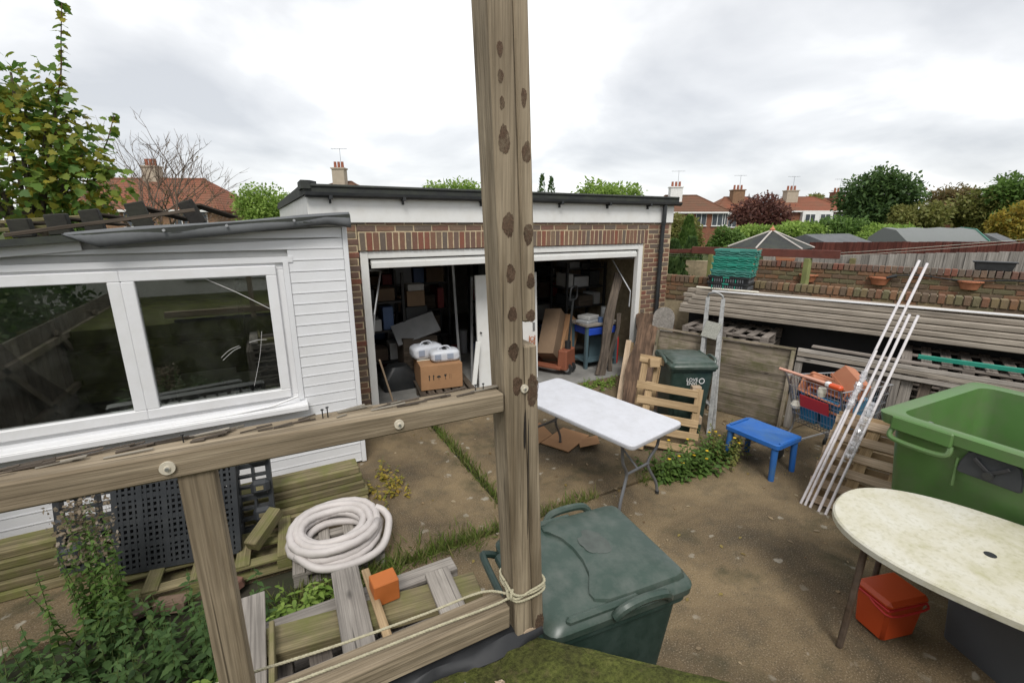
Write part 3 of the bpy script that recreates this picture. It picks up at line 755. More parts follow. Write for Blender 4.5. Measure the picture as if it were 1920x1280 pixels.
LEAFD = plain('dead_leaf', (.42, .33, .24), .9, var=.2)
for k, (x, y, a, L_) in enumerate([(.55, .95, 20, 'pale curled dead leaf on the moss below the post'), (.72, .80, 70, 'small dead leaf on the moss near the frame edge'), (.50, 1.0, 130, 'brown leaf scrap on the moss beside the pipe')]):
    b = MB(); b.loft([[(-.018+.036*u, -.006*math.sin(math.pi*u)-.001, .006*math.sin(u*5)) for u in (0, .2, .4, .6, .8, 1)], [(-.018+.036*u, .008*math.sin(math.pi*u)+.001, .004+.006*math.cos(u*4)) for u in (0, .2, .4, .6, .8, 1)]], cap0=False, cap1=False)
    tag(b.obj('dead_leaf', LEAFD, loc=(x, y, PZ+.04), rot=(.1, .1, rad(a))), L_, 'leaf')
# rope: three twisted strands per line
ROPE = plain('rope_fibre', (.40, .37, .26), .9, var=.25, scale=60)
def rope(name, pts, parent, r=.0042, pitch=.03):
    P = catm(pts, 10); b = MB(); d = 0; Q = [[], [], []]
    fine = []
    for i in range(len(P)-1):
        k = max(1, int((P[i+1]-P[i]).length/.006))
        for j in range(k): fine.append(P[i].lerp(P[i+1], j/k))
    for i, p in enumerate(fine):
        t = (fine[min(i+1, len(fine)-1)]-fine[max(i-1, 0)]).normalized(); a = t.cross(V((0, .3, 1))).normalized(); c = t.cross(a)
        if i: d += (fine[i]-fine[i-1]).length
        for s_ in range(3):
            th = d/pitch*2*math.pi+s_*2.094; Q[s_].append(p+a*(r*.55*math.cos(th))+c*(r*.55*math.sin(th)))
    for q in Q: b.tube(q, r*.62, 5)
    return b.obj(name, ROPE, parent, smooth='all')
rp_ = thing('rope', 'twisted pale rope tied round the foot of the post', 'rope', (.68, 1.17, 1.2))
def rl(p): return V(p)-V((.68, 1.17, 1.2))
for z, dz in ((1.262, -.012), (1.245, .014), (1.236, -.004)):
    c = pcx(z); q = [(c-.064, 1.17, z), (c-.058, 1.114, z-.012), (c, 1.112, z-.018+dz), (c+.058, 1.114, z-.004+dz), (c+.064, 1.17, z+dz*.5), (c+.05, 1.228, z), (c-.05, 1.228, z), (c-.064, 1.17, z)]
    rope('loop', [rl(p) for p in q], rp_)
rope('line', [rl(p) for p in ((.62, 1.122, 1.245), (.55, 1.135, 1.222), (.33, 1.15, 1.218), (.07, 1.155, 1.222), (-.25, 1.17, 1.225), (-.6, 1.18, 1.235))], rp_)
rope('line', [rl(p) for p in ((.62, 1.12, 1.238), (.54, 1.20, 1.225), (.33, 1.21, 1.222), (.07, 1.225, 1.222), (-.2, 1.25, 1.225), (-.6, 1.28, 1.23))], rp_)
rope('knot', [rl(p) for p in ((.615, 1.128, 1.262), (.602, 1.116, 1.245), (.608, 1.125, 1.225), (.622, 1.135, 1.24), (.60, 1.14, 1.25), (.598, 1.12, 1.232))], rp_)
# ================================================================ pallets: generic builder
def pallet(name, label, M, L_=1.2, Wd=.8, mat=WOODPAL3, slats=7, sw=.09, bot=3, nb=3, group=None, gap=None, blocks=True, skip=(), h=.13):
    """deck boards run along local Y (Wd), bearers along local X (L_); deck on +Z, origin at a bottom corner"""
    t = thing(name, label, 'pallet', M=M, group=group)
    for i in range(slats):
        if i in skip: continue
        x = sw/2+(L_-sw)*i/(slats-1)
        plank('deck_board', mat, (x, 0, h-.009), (x, Wd, h-.009), sw, .018, parent=t)
    for k in range(nb):
        y = .04+(Wd-.08)*k/(nb-1)
        if blocks:
            plank('bearer', mat, (0, y, h-.028), (L_, y, h-.028), .08, .02, parent=t)
            for x in (.05, L_/2, L_-.05): MB().box((x, y, .055), (.095, .08, .07), bev=.003).obj('block', mat, t)
        else: plank('bearer', mat, (0, y, h/2), (L_, y, h/2), .045, h-.038, parent=t)
    for k in range(bot):
        if blocks:
            y = .04+(Wd-.08)*k/(bot-1); plank('bottom_board', mat, (0, y, .01), (L_, y, .01), .08, .018, parent=t)
        else:
            x = .05+(L_-.1)*k/(bot-1); plank('bottom_board', mat, (x, 0, .01), (x, Wd, .01), .08, .018, parent=t)
    return t
def MT(x, y, z, rz=0, rx=0, ry=0): return MX.Translation((x, y, z)) @ Euler((rad(rx), rad(ry), rad(rz)), 'XYZ').to_matrix().to_4x4()
# weathered pallet beside the platform, on a stack of others
pp = thing('broken_pallet', 'broken weathered pallet of wide grey boards beside the bottom rail', 'pallet', (.1, 1.62, .70))
def pl_(p): return V(p)-V((.1, 1.62, .70))
for x, y0, y1, w in ((-.215, 1.3, 2.08, .11), (.155, 1.28, 2.05, .125), (.545, 1.3, 1.83, .115)):
    plank('deck_board', WOODGREY, pl_((x, y0, .812)), pl_((x+(.03 if x > .1 else 0), y1, .812)), w, .022, parent=pp)
for y, z in ((1.745, .775), (1.48, .775)):
    plank('bearer', WOODPAL3 if y < 1.6 else WOODGREEN, pl_((-.20, y+.06, z)), pl_((.73, y-.06, z)), .15, .05, parent=pp)
for y, z in ((1.92, .725), (1.6, .725), (1.34, .725)): plank('bottom_board', WOODGREY, pl_((-.25, y, z)), pl_((.7, y, z)), .1, .048, parent=pp)
tag(plank('pine_batten', WOODPALE, (.275, 1.38, .835), (.268, 1.97, .838), .035, .022), 'narrow fresh pine batten lying across the broken pallet', 'batten')
tag(plank('side_board', WOODGREEN, (-.15, 1.3, .80), (-.135, 1.85, .80), .02, .1, (0, 0, 1)), 'green-stained board standing on edge in the broken pallet', 'board')
o = MB().box((0, 0, .055), (.112, .09, .105), bev=.004).obj('orange_block', plain('orange_block_clay', (.50, .145, .03), .75, var=.15, scale=12, dirt=(.34, .11, .04)), loc=(.32, 1.80, .802), rot=(0, 0, rad(3))); tag(o, 'small bright orange block on the broken pallet', 'block')
for k in range(5):
    pallet('stacked_pallet', ['bottom pallet of the stack under the broken pallet', 'second pallet up in the stack by the platform', 'third pallet up in the stack by the platform', 'fourth pallet up in the stack by the platform', 'top pallet of the stack carrying the broken one'][k], MT(-.32, 1.28, .001+k*.14, 0), 1.0, .75, group='pallet stack by the platform')
# ================================================================ wheelie bins
def rrect(w, d, r, z, n=4, cx=0, cy=0):
    out = []
    for sx, sy, a0 in ((1, 1, 0), (-1, 1, 90), (-1, -1, 180), (1, -1, 270)):
        for k in range(n+1):
            a = rad(a0+90*k/n); out.append((cx+sx*(w/2-r)+r*math.cos(a), cy+sy*(d/2-r)+r*math.sin(a), z))
    return out
def wheelie(label, M, body, lid):
    t = thing('wheelie_bin', label, 'bin', M=M)
    b = MB(); b.loft([rrect(.46, .50, .05, .03, cy=.02), rrect(.50, .56, .05, .5, cy=.01), rrect(.55, .66, .05, .93), rrect(.55, .66, .05, .95), rrect(.60, .71, .05, .95), rrect(.60, .71, .05, 1.0)])
    for x in (-.16, .16): b.box((x, -.30, .45), (.05, .02, .6), M=MX.Rotation(rad(-4), 4, 'X'))
    b.obj('body', body, t, smooth=True)
    lb = MB(); lb.loft([rrect(.625, .745, .06, .985, cy=-.01), rrect(.63, .75, .06, 1.015, cy=-.01), rrect(.60, .72, .07, 1.04, cy=-.01), rrect(.54, .66, .09, 1.055, cy=-.01), rrect(.30, .42, .10, 1.066, cy=-.02)])
    # raised front hood with a stepped edge
    hood = [(-.25, -.355), (.25, -.355), (.275, -.34), (.285, -.30), (.285, -.05), (.28, .06), (.255, .12), (.22, .125), (.14, .075), (.05, .055), (-.05, .055), (-.14, .075), (-.22, .125), (-.255, .12), (-.28, .06), (-.285, -.05), (-.285, -.30), (-.275, -.34)]
    lb.loft([[(p[0], p[1], 1.03) for p in hood], [(p[0], p[1], 1.05) for p in hood], [(p[0]*.97, -.01+(p[1]+.01)*.97, 1.068) for p in hood], [(p[0]*.88, -.03+(p[1]+.03)*.9, 1.078) for p in hood], [(p[0]*.5, -.09+(p[1]+.09)*.5, 1.086) for p in hood]])
    lido = lb.obj('lid', lid, t, smooth=True)
    for s_ in (-1, 1):
        g = MB().tube(catm([(s_*.318, -.22, 1.02), (s_*.33, -.18, 1.06), (s_*.33, -.08, 1.072), (s_*.33, .02, 1.06), (s_*.318, .06, 1.02)], 5), .02, 8); g.obj('lid_grip', lid, lido, smooth=True)
        MB().box((s_*.29, .1, 1.05), (.03, .35, .035), bev=.012).obj('lid_rib', lid, lido)
    h = MB().tube(catm([(-.24, .34, .97), (-.25, .42, 1.0), (-.2, .445, 1.005), (.2, .445, 1.005), (.25, .42, 1.0), (.24, .34, .97)], 5), .017, 8); h.obj('handle', body, t, smooth=True)
    for s_ in (-1, 1):
        MB().cyl((s_*.20, .37, 1.0), (s_*.12, .37, 1.0), .025, n=12).obj('hinge', body, t)
        w = MB().cyl((s_*.25, .26, .1), (s_*.30, .26, .1), .1, n=24).obj('wheel', BLACKP, t); MB().cyl((s_*.30, .26, .1), (s_*.305, .26, .1), .05, n=16).obj('hub', GREYM, w)
    MB().cyl((-.26, .26, .1), (.26, .26, .1), .012).obj('axle', GREYM, t)
    return t
w1 = wheelie('dark green wheelie bin behind the wooden post in the foreground', MT(1.125, 1.375, 0, 84) @ MX.Diagonal((.95, .93, .965, 1)), GREEND, GREENL)
STN = plain('lid_stain', (.075, .088, .078), .6, var=.35, scale=14)
rnd = random.Random(2); pts = []
for k in range(26):
    a = 2*math.pi*k/26; q = 1+rnd.uniform(-.15, .15); pts.append((.03+.085*q*math.cos(a), -.06+.07*q*math.sin(a)))
MB().prism(pts, 1.0855, 1.0872).obj('dried_puddle', STN, w1)
w2 = wheelie('dark green wheelie bin with white lettering behind the pale pallet', MT(*R(1.18, 2.05), -64), GREEND, GREENL)
def text_part(txt, size, mat, parent, M, name='lettering', ext=.001):
    cu = bpy.data.curves.new('txt', 'FONT'); cu.body = txt; cu.size = size; cu.extrude = ext; cu.align_x = 'CENTER'
    to = bpy.data.objects.new('txt', cu); COL.objects.link(to)
    dg = bpy.context.evaluated_depsgraph_get(); me = bpy.data.meshes.new_from_object(to.evaluated_get(dg)); bpy.data.objects.remove(to)
    me.materials.clear(); me.materials.append(mat); return link(name, me, mat, parent, M=M)
FX = MX.Translation((0, 0, 0)) @ MX.Rotation(rad(90), 4, 'X')
LET = plain('white_letter', (.7, .7, .7), .6, var=.05)
text_part('LOVE', .062, LET, w2, MX.Translation((.0, -.326, .815)) @ FX); text_part('ENVI', .062, LET, w2, MX.Translation((.0, -.322, .765)) @ FX)
MB().lathe([(.028, 0), (.028, .002), (.038, .002), (.038, 0)], 20, cap=False).obj('emblem', LET, w2, M=MX.Translation((.125, -.324, .82)) @ FX)
MB().box((.05, -.317, .74), (.10, .002, .012)).obj('lettering', LET, w2)
# ================================================================ folding table
ft = thing('folding_table', 'white folding table on grey bent-tube legs in the yard', 'table', (2.62, 3.28, 0), (0, 0, rad(-79.5)))
b = MB(); b.loft([rrect(1.56, .72, .05, .70), rrect(1.575, .735, .06, .712), rrect(1.575, .735, .06, .738), rrect(1.565, .725, .055, .745)])
b.box((0, 0, .745), (.006, .724, .0012)); b.obj('table_top', WTABLE, ft, smooth=True)
for sx in (-1, 1):
    pts = [(sx*.62, -.27, .69), (sx*.62, -.25, .5), (sx*.60, -.17, .38), (sx*.60, -.16, .3), (sx*.63, -.26, .12), (sx*.64, -.28, 0)]
    for m_ in (-1, 1):
        MB().tube(catm([(p[0], p[1]*m_, p[2]) for p in pts], 5), .014, 8).obj('leg', GREYM, ft, smooth=True)
        MB().cyl((sx*.64, -.28*m_, 0), (sx*.64, -.28*m_, .03), .018).obj('foot_cap', BLACKP, ft)
    MB().cyl((sx*.60, -.165, .34), (sx*.60, .165, .34), .012).obj('cross_bar', GREYM, ft)
    MB().cyl((sx*.60, 0, .34), (sx*.12, 0, .69), .009).obj('stay', GREYM, ft)
cb = thing('flattened_carton', 'flattened orange-brown carton lying under the folding table', 'carton', (2.88, 4.0, .004), (0, 0, rad(25)))
MB().box((0, 0, .012), (.5, .36, .012), bev=.002).obj('panel', CARD, cb); plank('flap', CARD, (-.2, .18, .02), (-.2, .36, .13), .4, .006, (0, -.5, 1), cb); plank('flap', CARD, (.0, -.18, .015), (.12, -.36, .07), .3, .006, (0, .3, 1), cb)
# ================================================================ oval garden table with things under it
ov = thing('oval_table', 'weathered white plastic oval garden table stained with algae', 'table', (3.25, .62, 0), (0, 0, rad(12)))
def ovmat():
    n = NT('algae_plastic'); tc_ = n.n('ShaderNodeTexCoord'); v = tc_.outputs['Object']
    a = n.noise(v, 3.2, 6, .65, .3); f = n.noise(v, 40, 5, .6)
    c = n.ramp(a, [(.36, (.60, .585, .51)), (.52, (.54, .515, .41)), (.75, (.36, .345, .18))]); c = n.mix(n.ramp(f, [(.5, 0.0), (.75, .5)]), c, (.30, .28, .15))
    n.bump(f, .1, .004); return n.fin(c, .55, 0, .35)
def sup(a, b_, z, n=48, e=2.35):
    o_ = []
    for k in range(n):
        t_ = 2*math.pi*k/n; c_, s_ = math.cos(t_), math.sin(t_)
        o_.append((b_*math.copysign(abs(c_)**(2/e), c_), a*math.copysign(abs(s_)**(2/e), s_), z))
    return o_
b = MB(); b.loft([sup(.67, .475, .68), sup(.70, .505, .69), sup(.70, .505, .722), sup(.69, .495, .732), sup(.66, .465, .733), sup(.64, .445, .731)])
b.obj('table_top', ovmat(), ov, smooth=True)
MB().cyl((0, 0, .7312), (0, 0, .7335), .026, n=24).obj('parasol_hole', BLACKP, ov)
RUST = plain('rusty_leg', (.10, .07, .05), .55, .3, var=.4, scale=25, dirt=(.25, .22, .19))
for sx, sy in ((-1, 1), (1, 1), (-1, -1), (1, -1)): plank('leg', RUST, (sx*.36, sy*.46, .69), (sx*.385, sy*.475, 0), .05, .032, (0, 1, 0), ov, .008)
ck = thing('cool_box', 'orange-red plastic cool box with a lid under the oval table', 'cool box', (3.16, .95, 0), (0, 0, rad(-16)))
MB().box((0, 0, .125), (.28, .21, .25), taper=.88, bev=.018).obj('body', ORANGE, ck, smooth=True); MB().box((0, 0, .275), (.30, .23, .05), bev=.02).obj('lid', ORANGE, ck, smooth=True); MB().box((0, 0, .246), (.295, .222, .014), bev=.004).obj('rim', REDP, ck)
MB().tube(catm([(-.155, 0, .25), (-.16, -.06, .235), (-.14, -.118, .225), (.0, -.122, .215), (.14, -.118, .225), (.16, -.06, .235), (.155, 0, .25)], 5), .007, 6).obj('carry_handle', REDP, ck)
gb = thing('grey_tub', 'dark grey tapered plastic tub under the oval table', 'tub', (3.50, .45, 0), (0, 0, rad(-22)))
gm_ = plain('grey_tub_plastic', (.13, .145, .165), .5, var=.1, dirt=(.11, .115, .115), damt=.4)
b = MB(); b.loft([rrect(.40, .50, .05, 0), rrect(.46, .57, .05, .5), rrect(.50, .61, .05, .5), rrect(.50, .61, .05, .53), rrect(.46, .57, .05, .53), rrect(.40, .5, .05, .03)]); b.obj('tub', gm_, gb, smooth=True)
# ================================================================ big green container
gc = thing('waste_container', 'large open light green waste container behind the oval table', 'container', (4.44, .72, 0), (0, 0, rad(-3)))
b = MB(); b.loft([rrect(1.12, 1.1, .08, .18), rrect(1.30, 1.24, .09, 1.06), rrect(1.42, 1.36, .08, 1.08), rrect(1.44, 1.38, .07, 1.15), rrect(1.40, 1.34, .07, 1.16), rrect(1.24, 1.18, .09, 1.15), rrect(1.22, 1.16, .09, 1.05), rrect(1.06, 1.04, .08, .24)])
b.obj('body', GREENB, gc, smooth=True)
for y in (.42, -.42):
    MB().box((-.715, y, 1.105), (.03, .34, .10), bev=.01).obj('rim_block', GREENB, gc)
    MB().tube(catm([(-.70, y+.16, 1.06), (-.73, y+.15, 1.0), (-.73, y, .985), (-.73, y-.15, 1.0), (-.70, y-.16, 1.06)], 5), .018, 8).obj('grip', GREENB, gc, smooth=True)
sh_ = [(-.135, .07), (.135, .07), (.15, .06), (.145, .0), (.12, -.075), (.06, -.11), (-.06, -.11), (-.12, -.075), (-.145, .0), (-.15, .06)]
MB().prism([(p[0], p[1]) for p in sh_], 0, .014, M=MX.Translation((-.676, .06, .985)) @ MX.Rotation(rad(-84.5), 4, 'Y') @ MX.Rotation(rad(90), 4, 'Z'), bev=.006).obj('lock_plate', DGREY, gc)
MB().cyl((-.68, .06, .965), (-.715, .06, .96), .025, n=16).obj('lock', BLACKP, gc)
plank('lock_arm', plain('lock_grey', (.035, .035, .037), .8), (-.702, .14, 1.04), (-.697, .06, .97), .02, .012, (1, 0, 0), gc); plank('lock_arm', MATS['lock_grey'], (-.702, -.02, 1.04), (-.697, .06, .97), .02, .012, (1, 0, 0), gc)
MB().cyl((-.2, .595, .98), (-.2, .555, .98), .03, n=14).obj('bolt', GALV, gc)
MB().tube([(-.68, .22, 1.0), (-.665, .22, .8)], .01, 6).obj('rib', GREENB, gc)
for sx, sy in ((-.42, .42), (.42, .42), (-.42, -.42), (.42, -.42)):
    c_ = MB().cyl((sx-.025, sy, .09), (sx+.025, sy, .09), .09, n=20).obj('castor', BLACKP, gc); MB().box((sx, sy, .165), (.08, .1, .05)).obj('castor_fork', GALV, c_)
bag = MB().loft([[(-.12*k+.05*math.cos(a), .10*math.cos(a)*(1-k*.3), .0+.1*math.sin(a)+.06*k) for a in [2*math.pi*j/9 for j in range(9)]] for k in (0, .5, 1)])
tag(bag.obj('plastic_bag', plain('bag_white', (.6, .6, .58), .5), loc=(4.15, .62, .62)), 'scrap of white plastic bag inside the green container', 'bag')
wst = MB().loft([rrect(1.0, .98, .08, .25), rrect(1.06, 1.02, .08, .5), rrect(.6, .6, .1, .58)])
tag(wst.obj('rubbish', plain('rubbish_dark', (.05, .05, .045), .9, var=.4, scale=8, bump=.6), loc=(4.44, .72, 0), rot=(0, 0, rad(-3)), smooth=True), 'dark rubbish heaped inside the green container', 'rubbish', kind='stuff')
# ================================================================ timber stack along the right wall
rowname = ['bottom', 'second', 'third', 'fourth', 'fifth', 'top']
colname = ['front', 'middle', 'rear']
rnd = random.Random(11)
for i in range(5):
    for j in range(3):
        t = .60-.03*i-.155*j-(.0 if i < 4 else .05); s0 = .60+rnd.uniform(-.06, .05)+(.05*i if j == 0 else 0); z = 1.13+.066*i
        if i == 4 and j == 2: continue
        o = plank('timber_board', WOODTIM, R(s0, t-.07+rnd.uniform(-.012, .012), z+.03), R(5.35+rnd.uniform(-.1, .1), t-.07+rnd.uniform(-.015, .015), z+.03+rnd.uniform(0, .004)), .145, .056, bev=.006)
        tag(o, f'long grey planed timber, {rowname[i]} layer, {colname[j]} row of the stack', 'timber', 'stacked timbers by the wall')
tag(plank('timber_board', WOODTIM, R(1.2, .30, 1.475), R(5.3, .27, 1.48), .12, .025), 'thin grey board lying on top of the timber stack', 'timber')
tag(plank('white_trunking', UPVC, R(1.0, .43, 1.468), R(5.3, .36, 1.505), .05, .016), 'long white plastic trunking along the top of the timbers', 'trunking')
tag(plank('cream_pole', CREAM, R(.72, .33, 1.49), R(1.62, .36, 1.495), .035, .032, bev=.012), 'cream plastic pole on the timbers below the crates', 'pole')
def stack(n, s, t, L_, Wd, lab, mat, h=.142, jit=.03, grp=None):
    for k in range(n):
        p = R(s+rnd.uniform(-jit, jit), t+rnd.uniform(-jit, jit), .002+k*h)
        M_ = MX.Translation(p) @ MX.Rotation(RZ+rnd.uniform(-.02, .02), 4, 'Z')
        pallet('pallet', f'{["bottom", "second", "third", "fourth", "fifth", "sixth", "seventh"][k]} weathered pallet up in the stack {lab}', M_, L_, Wd, mat, group=grp or lab)
stack(7, .75, .92, 1.15, .8, 'under the timbers near the garage', WOODPAL3)
stack(7, 3.3, 1.0, 1.1, .85, 'under the timbers near the container', WOODPAL3)
tag(plank('teal_edging', TEAL, R(3.42, .95, 1.03), R(4.35, .93, 1.03), .04, .045), 'teal plastic edging strip under the timbers', 'edging')
tag(plank('loose_plank', WOODPAL3, R(2.45, 1.08, 1.0), R(3.6, 1.13, .99), .09, .022), 'loose grey plank lying above the trolley', 'plank')
# crates on the timbers
def crate(label, M, mat, h=.115, slots=False, w=.58, d=.38):
    t = thing('crate', label, 'crate', M=M, group='crates stacked on the timbers')
    b = MB(); b.loft([rrect(w-.05, d-.05, .02, 0), rrect(w-.02, d-.02, .02, h-.025), rrect(w, d, .02, h-.025), rrect(w, d, .02, h), rrect(w-.035, d-.035, .02, h), rrect(w-.07, d-.07, .02, .012)]); b.obj('body', mat, t)
    if slots:
        for k in range(14): MB().box((-w/2+.08+k*(w-.16)/13, -d/2+.010, h*.42), (.014, .014, h*.45)).obj('slat', GREYM if k % 5 else TEAL, t)
        for k in range(8): MB().box((w/2-.010, -d/2+.07+k*(d-.14)/7, h*.42), (.014, .014, h*.45)).obj('slat', GREYM, t)
        MB().box((-.02, -d/2-.002, h*.84), (.09, .008, .02)).obj('label_tab', TEAL, t)
    else:
        for z in (.028, .062):
            MB().tube([(-w/2+.03+k*(w-.06)/20, -d/2+.004-.0, z+.007*math.sin(k*1.25)) for k in range(21)], .007, 5).obj('rib', mat, t)
            MB().tube([(w/2-.004, -d/2+.03+k*(d-.06)/14, z+.007*math.sin(k*1.25)) for k in range(15)], .007, 5).obj('rib', mat, t)
        MB().box((0, -d/2-.002, h-.025), (.14, .012, .03), bev=.004).obj('grip', mat, t); MB().box((w/2+.002, 0, h-.025), (.012, .11, .03), bev=.004).obj('grip', mat, t)
        MB().box((w/2-.006, 0, h+.004), (.012, d-.04, .008)).obj('orange_edge', TERRA if h > .1 else TEAL, t)
    return t
CT2 = plain('pale_teal_plastic', (.045, .215, .175), .5, var=.12, dirt=(.1, .26, .22))
zc = 1.47
for k, (mat, h, sl, L_) in enumerate([(BLACKP, .115, True, 'black slotted crate at the bottom of the crate stack'), (BLACKP, .095, True, 'black slotted crate just below the green crates'), (CT2, .10, False, 'lowest teal green crate in the stack'), (TEAL, .10, False, 'second teal green crate in the stack'), (TEAL, .10, False, 'third teal green crate in the stack'), (CT2, .105, False, 'topmost teal green crate in the stack')]):
    p = R(1.17+[.0, .0, .02, .03, .035, .05][k], .17, zc); crate(L_, MX.Translation(p) @ MX.Rotation(RZ+rad([0, 1, 4, 3, 5, 4][k]), 4, 'Z'), mat, h+.01, sl); zc += h-.004
# lapped fence panel leaning on the pallets
def lean(s0, tb, tt, H): return None
fp = thing('fence_panel', 'weathered brown lapped fence panel leaning behind the blue table', 'fence panel', M=MX.Translation(R(.55, 1.42)) @ MX.Rotation(RZ, 4, 'Z') @ MX.Rotation(rad(-13), 4, 'X'))
for k in range(9): MB().box((.88, .006+(.006 if k % 2 else 0), .07+k*.103), (1.76, .014, .122), M=MX.Translation((0, .004, .07+k*.103)) @ MX.Rotation(rad(9+rnd.uniform(-2, 2)), 4, 'X') @ MX.Rotation(rnd.uniform(-.006, .006), 4, 'Y') @ MX.Translation((0, 0, -.07-k*.103)), bev=.003).obj('lap_board', WOODFENCE, fp)
for x in (.02, .9, 1.74): plank('batten', WOODFENCE, (x, -.038, .0), (x, -.038, .96), .04, .028, (0, -1, 0), fp)
plank('top_batten', WOODFENCE, (0, -.02, .985), (1.76, -.02, .985), .05, .03, (0, 0, 1), fp)
# picket panel right of it
pk = thing('picket_panel', 'old grey picket panel leaning behind the shopping trolley', 'fence panel', M=MX.Translation(R(2.33, 1.36)) @ MX.Rotation(RZ, 4, 'Z') @ MX.Rotation(rad(-11), 4, 'X'))
for x in (.03, .95, 1.85): plank('post', WOODGREY, (x, 0, 0), (x, 0, .98), .075, .05, (0, -1, 0), pk)
for z, m_ in ((.975, WOODGREY), (.925, WOODTIM), (.86, WOODGREY)): plank('rail', m_, (0, -.03-.004*z, z), (1.9, -.03-.004*z, z-.02), .045, .03, (0, -1, 0), pk)
for k, x in enumerate((.72, .86, 1.02, 1.17, 1.33, 1.5, 1.66)): plank('picket', WOODDRIFT if k % 2 else WOODGREY, (x, .03, .02), (x+.03, .03, .86), .1, .018, (0, -1, 0), pk)
# stepladder
ld = thing('stepladder', 'old paint-splashed aluminium stepladder leaning by the fence panel', 'ladder', M=MX.Translation((4.55, 3.47, 0)))
fL, fR = V((.07, .17, 0)), V((-.09, -.17, 0)); tL, tR = R(1.17, 1.10, 1.47)-V((4.55, 3.47, 0)), R(1.37, 1.10, 1.46)-V((4.55, 3.47, 0))
PALU = plain('paint_splashed_alu', (.27, .27, .265), .6, .4, var=.45, scale=30, dirt=(.45, .45, .43), damt=.8, dscale=12)
upd = V((-.94, -.342, .3))
plank('stile', PALU, fL, tL, .05, .025, upd, ld); plank('stile', PALU, fR, tR, .05, .025, upd, ld)
off = V((.12, .05, 0))
plank('rear_stile', PALU, fL+off*1.6, tL+off*.2-V((0, 0, .1)), .035, .02, upd, ld); plank('rear_stile', PALU, fR+off*1.6, tR+off*.2-V((0, 0, .1)), .035, .02, upd, ld)
MB().tube(catm([tL, tL+V((-.01, -.02, .05)), (tL+tR)/2+V((-.01, 0, .075)), tR+V((-.01, .02, .05)), tR], 6), .014, 8).obj('top_loop', PALU, ld, smooth=True)
for f in (.2, .42): plank('tread', PALU, fL.lerp(tL, f), fR.lerp(tR, f), .07, .02, (0, 0, 1), ld)
SPK = plain('speckled_board', (.33, .33, .29), .9, var=.35, scale=60, bump=.3)
plank('folded_platform', SPK, fL.lerp(tL, .74)+V((-.03, -.01, 0)), fR.lerp(tR, .74)+V((-.03, -.01, 0)), .22, .02, (-.94, -.342, .4), ld)
rb = [(-.17, 0), (.17, 0), (.17, 1.02)]+[(.17*math.cos(rad(q)), 1.02+.17*math.sin(rad(q))) for q in range(15, 180, 15)]+[(-.17, 1.02)]
tag(MB().prism(rb, -.012, .012).obj('round_top_board', WOODGREYV, M=MX.Translation(R(.38, .82)) @ MX.Rotation(RZ, 4, 'Z') @ MX.Rotation(rad(80), 4, 'X')), 'round-topped grey board behind the drift boards', 'board')
tag(plank('shade_sheet', plain('shade_sheet_black', (.012, .012, .013), .6, var=.3), R(.55, .05, .56), R(5.1, .05, .56), .012, 1.1, (0, 0, 1)), 'added black sheet standing in for shade behind the pallets', 'sheet')  # added dark sheet: makes the shaded gap under the timbers read black
# pale pallets leaning on the far wheelie bin
w2.matrix_basis = MT(4.23, 3.56, 0, -29) @ MX.Diagonal((.86, .86, .90, 1))
PU = V((.86, -.51, 0)); PB = V((.51, .86, 0))
def PP(u, v, d=0): return V((3.46, 3.37, 0))+PU*u+PB*(v*.30+d*.95)+V((0, 0, v*.954-d*.3))
pq = thing('pale_pallet', 'pale new pallet leaning against the far wheelie bin', 'pallet', (3.46, 3.37, 0), group=None)
def pqp(u, v, d=0): return PP(u, v, d)-V((3.46, 3.37, 0))
nrm = -PB*.954+V((0, 0, .3))
for v in (.07, .215, .36, .53, .69): plank('slat', WOODPALE, pqp(-.05, v+.06), pqp(.62, v-.05), .085, .018, nrm, pq)
for u in (.03, .58): plank('stringer', WOODPALE, pqp(u-.05, .03-.03*u, .018), pqp(u+.07, .78-.14*u, .018), .08, .018, nrm, pq)
for v in (.36, .69): MB().box((0, 0, 0), (.1, .075, .09), bev=.003).obj('block', WOODPAL2, pq, M=MX.Translation(pqp(.62, v, .06)) @ MX.Rotation(rad(-30), 4, 'Z'))
pq2 = thing('narrow_pallet', 'narrow upright pallet end with two long boards and a top block', 'pallet', (3.52, 3.56, 0))
def pq2p(u, v, d=0): return PP(u-.0, v, d)+PB*.09-V((3.52, 3.56, 0))+V((.05, .08, 0))
for u in (.02, .17): plank('long_board', WOODPALE, pq2p(u-.10, .0), pq2p(u+.07, .97), .075, .02, nrm, pq2)
plank('cap_board', WOODPALE, pq2p(.02, .99, -.02), pq2p(.30, .94, -.02), .09, .022, nrm, pq2)
for u, v in ((.17, .93), (.02, .42)): MB().box((0, 0, 0), (.11, .09, .1), bev=.004).obj('block', WOODPALE, pq2, M=MX.Translation(pq2p(u, v, -.06)) @ MX.Rotation(rad(-30), 4, 'Z') @ MX.Rotation(rad(-17), 4, 'X'))
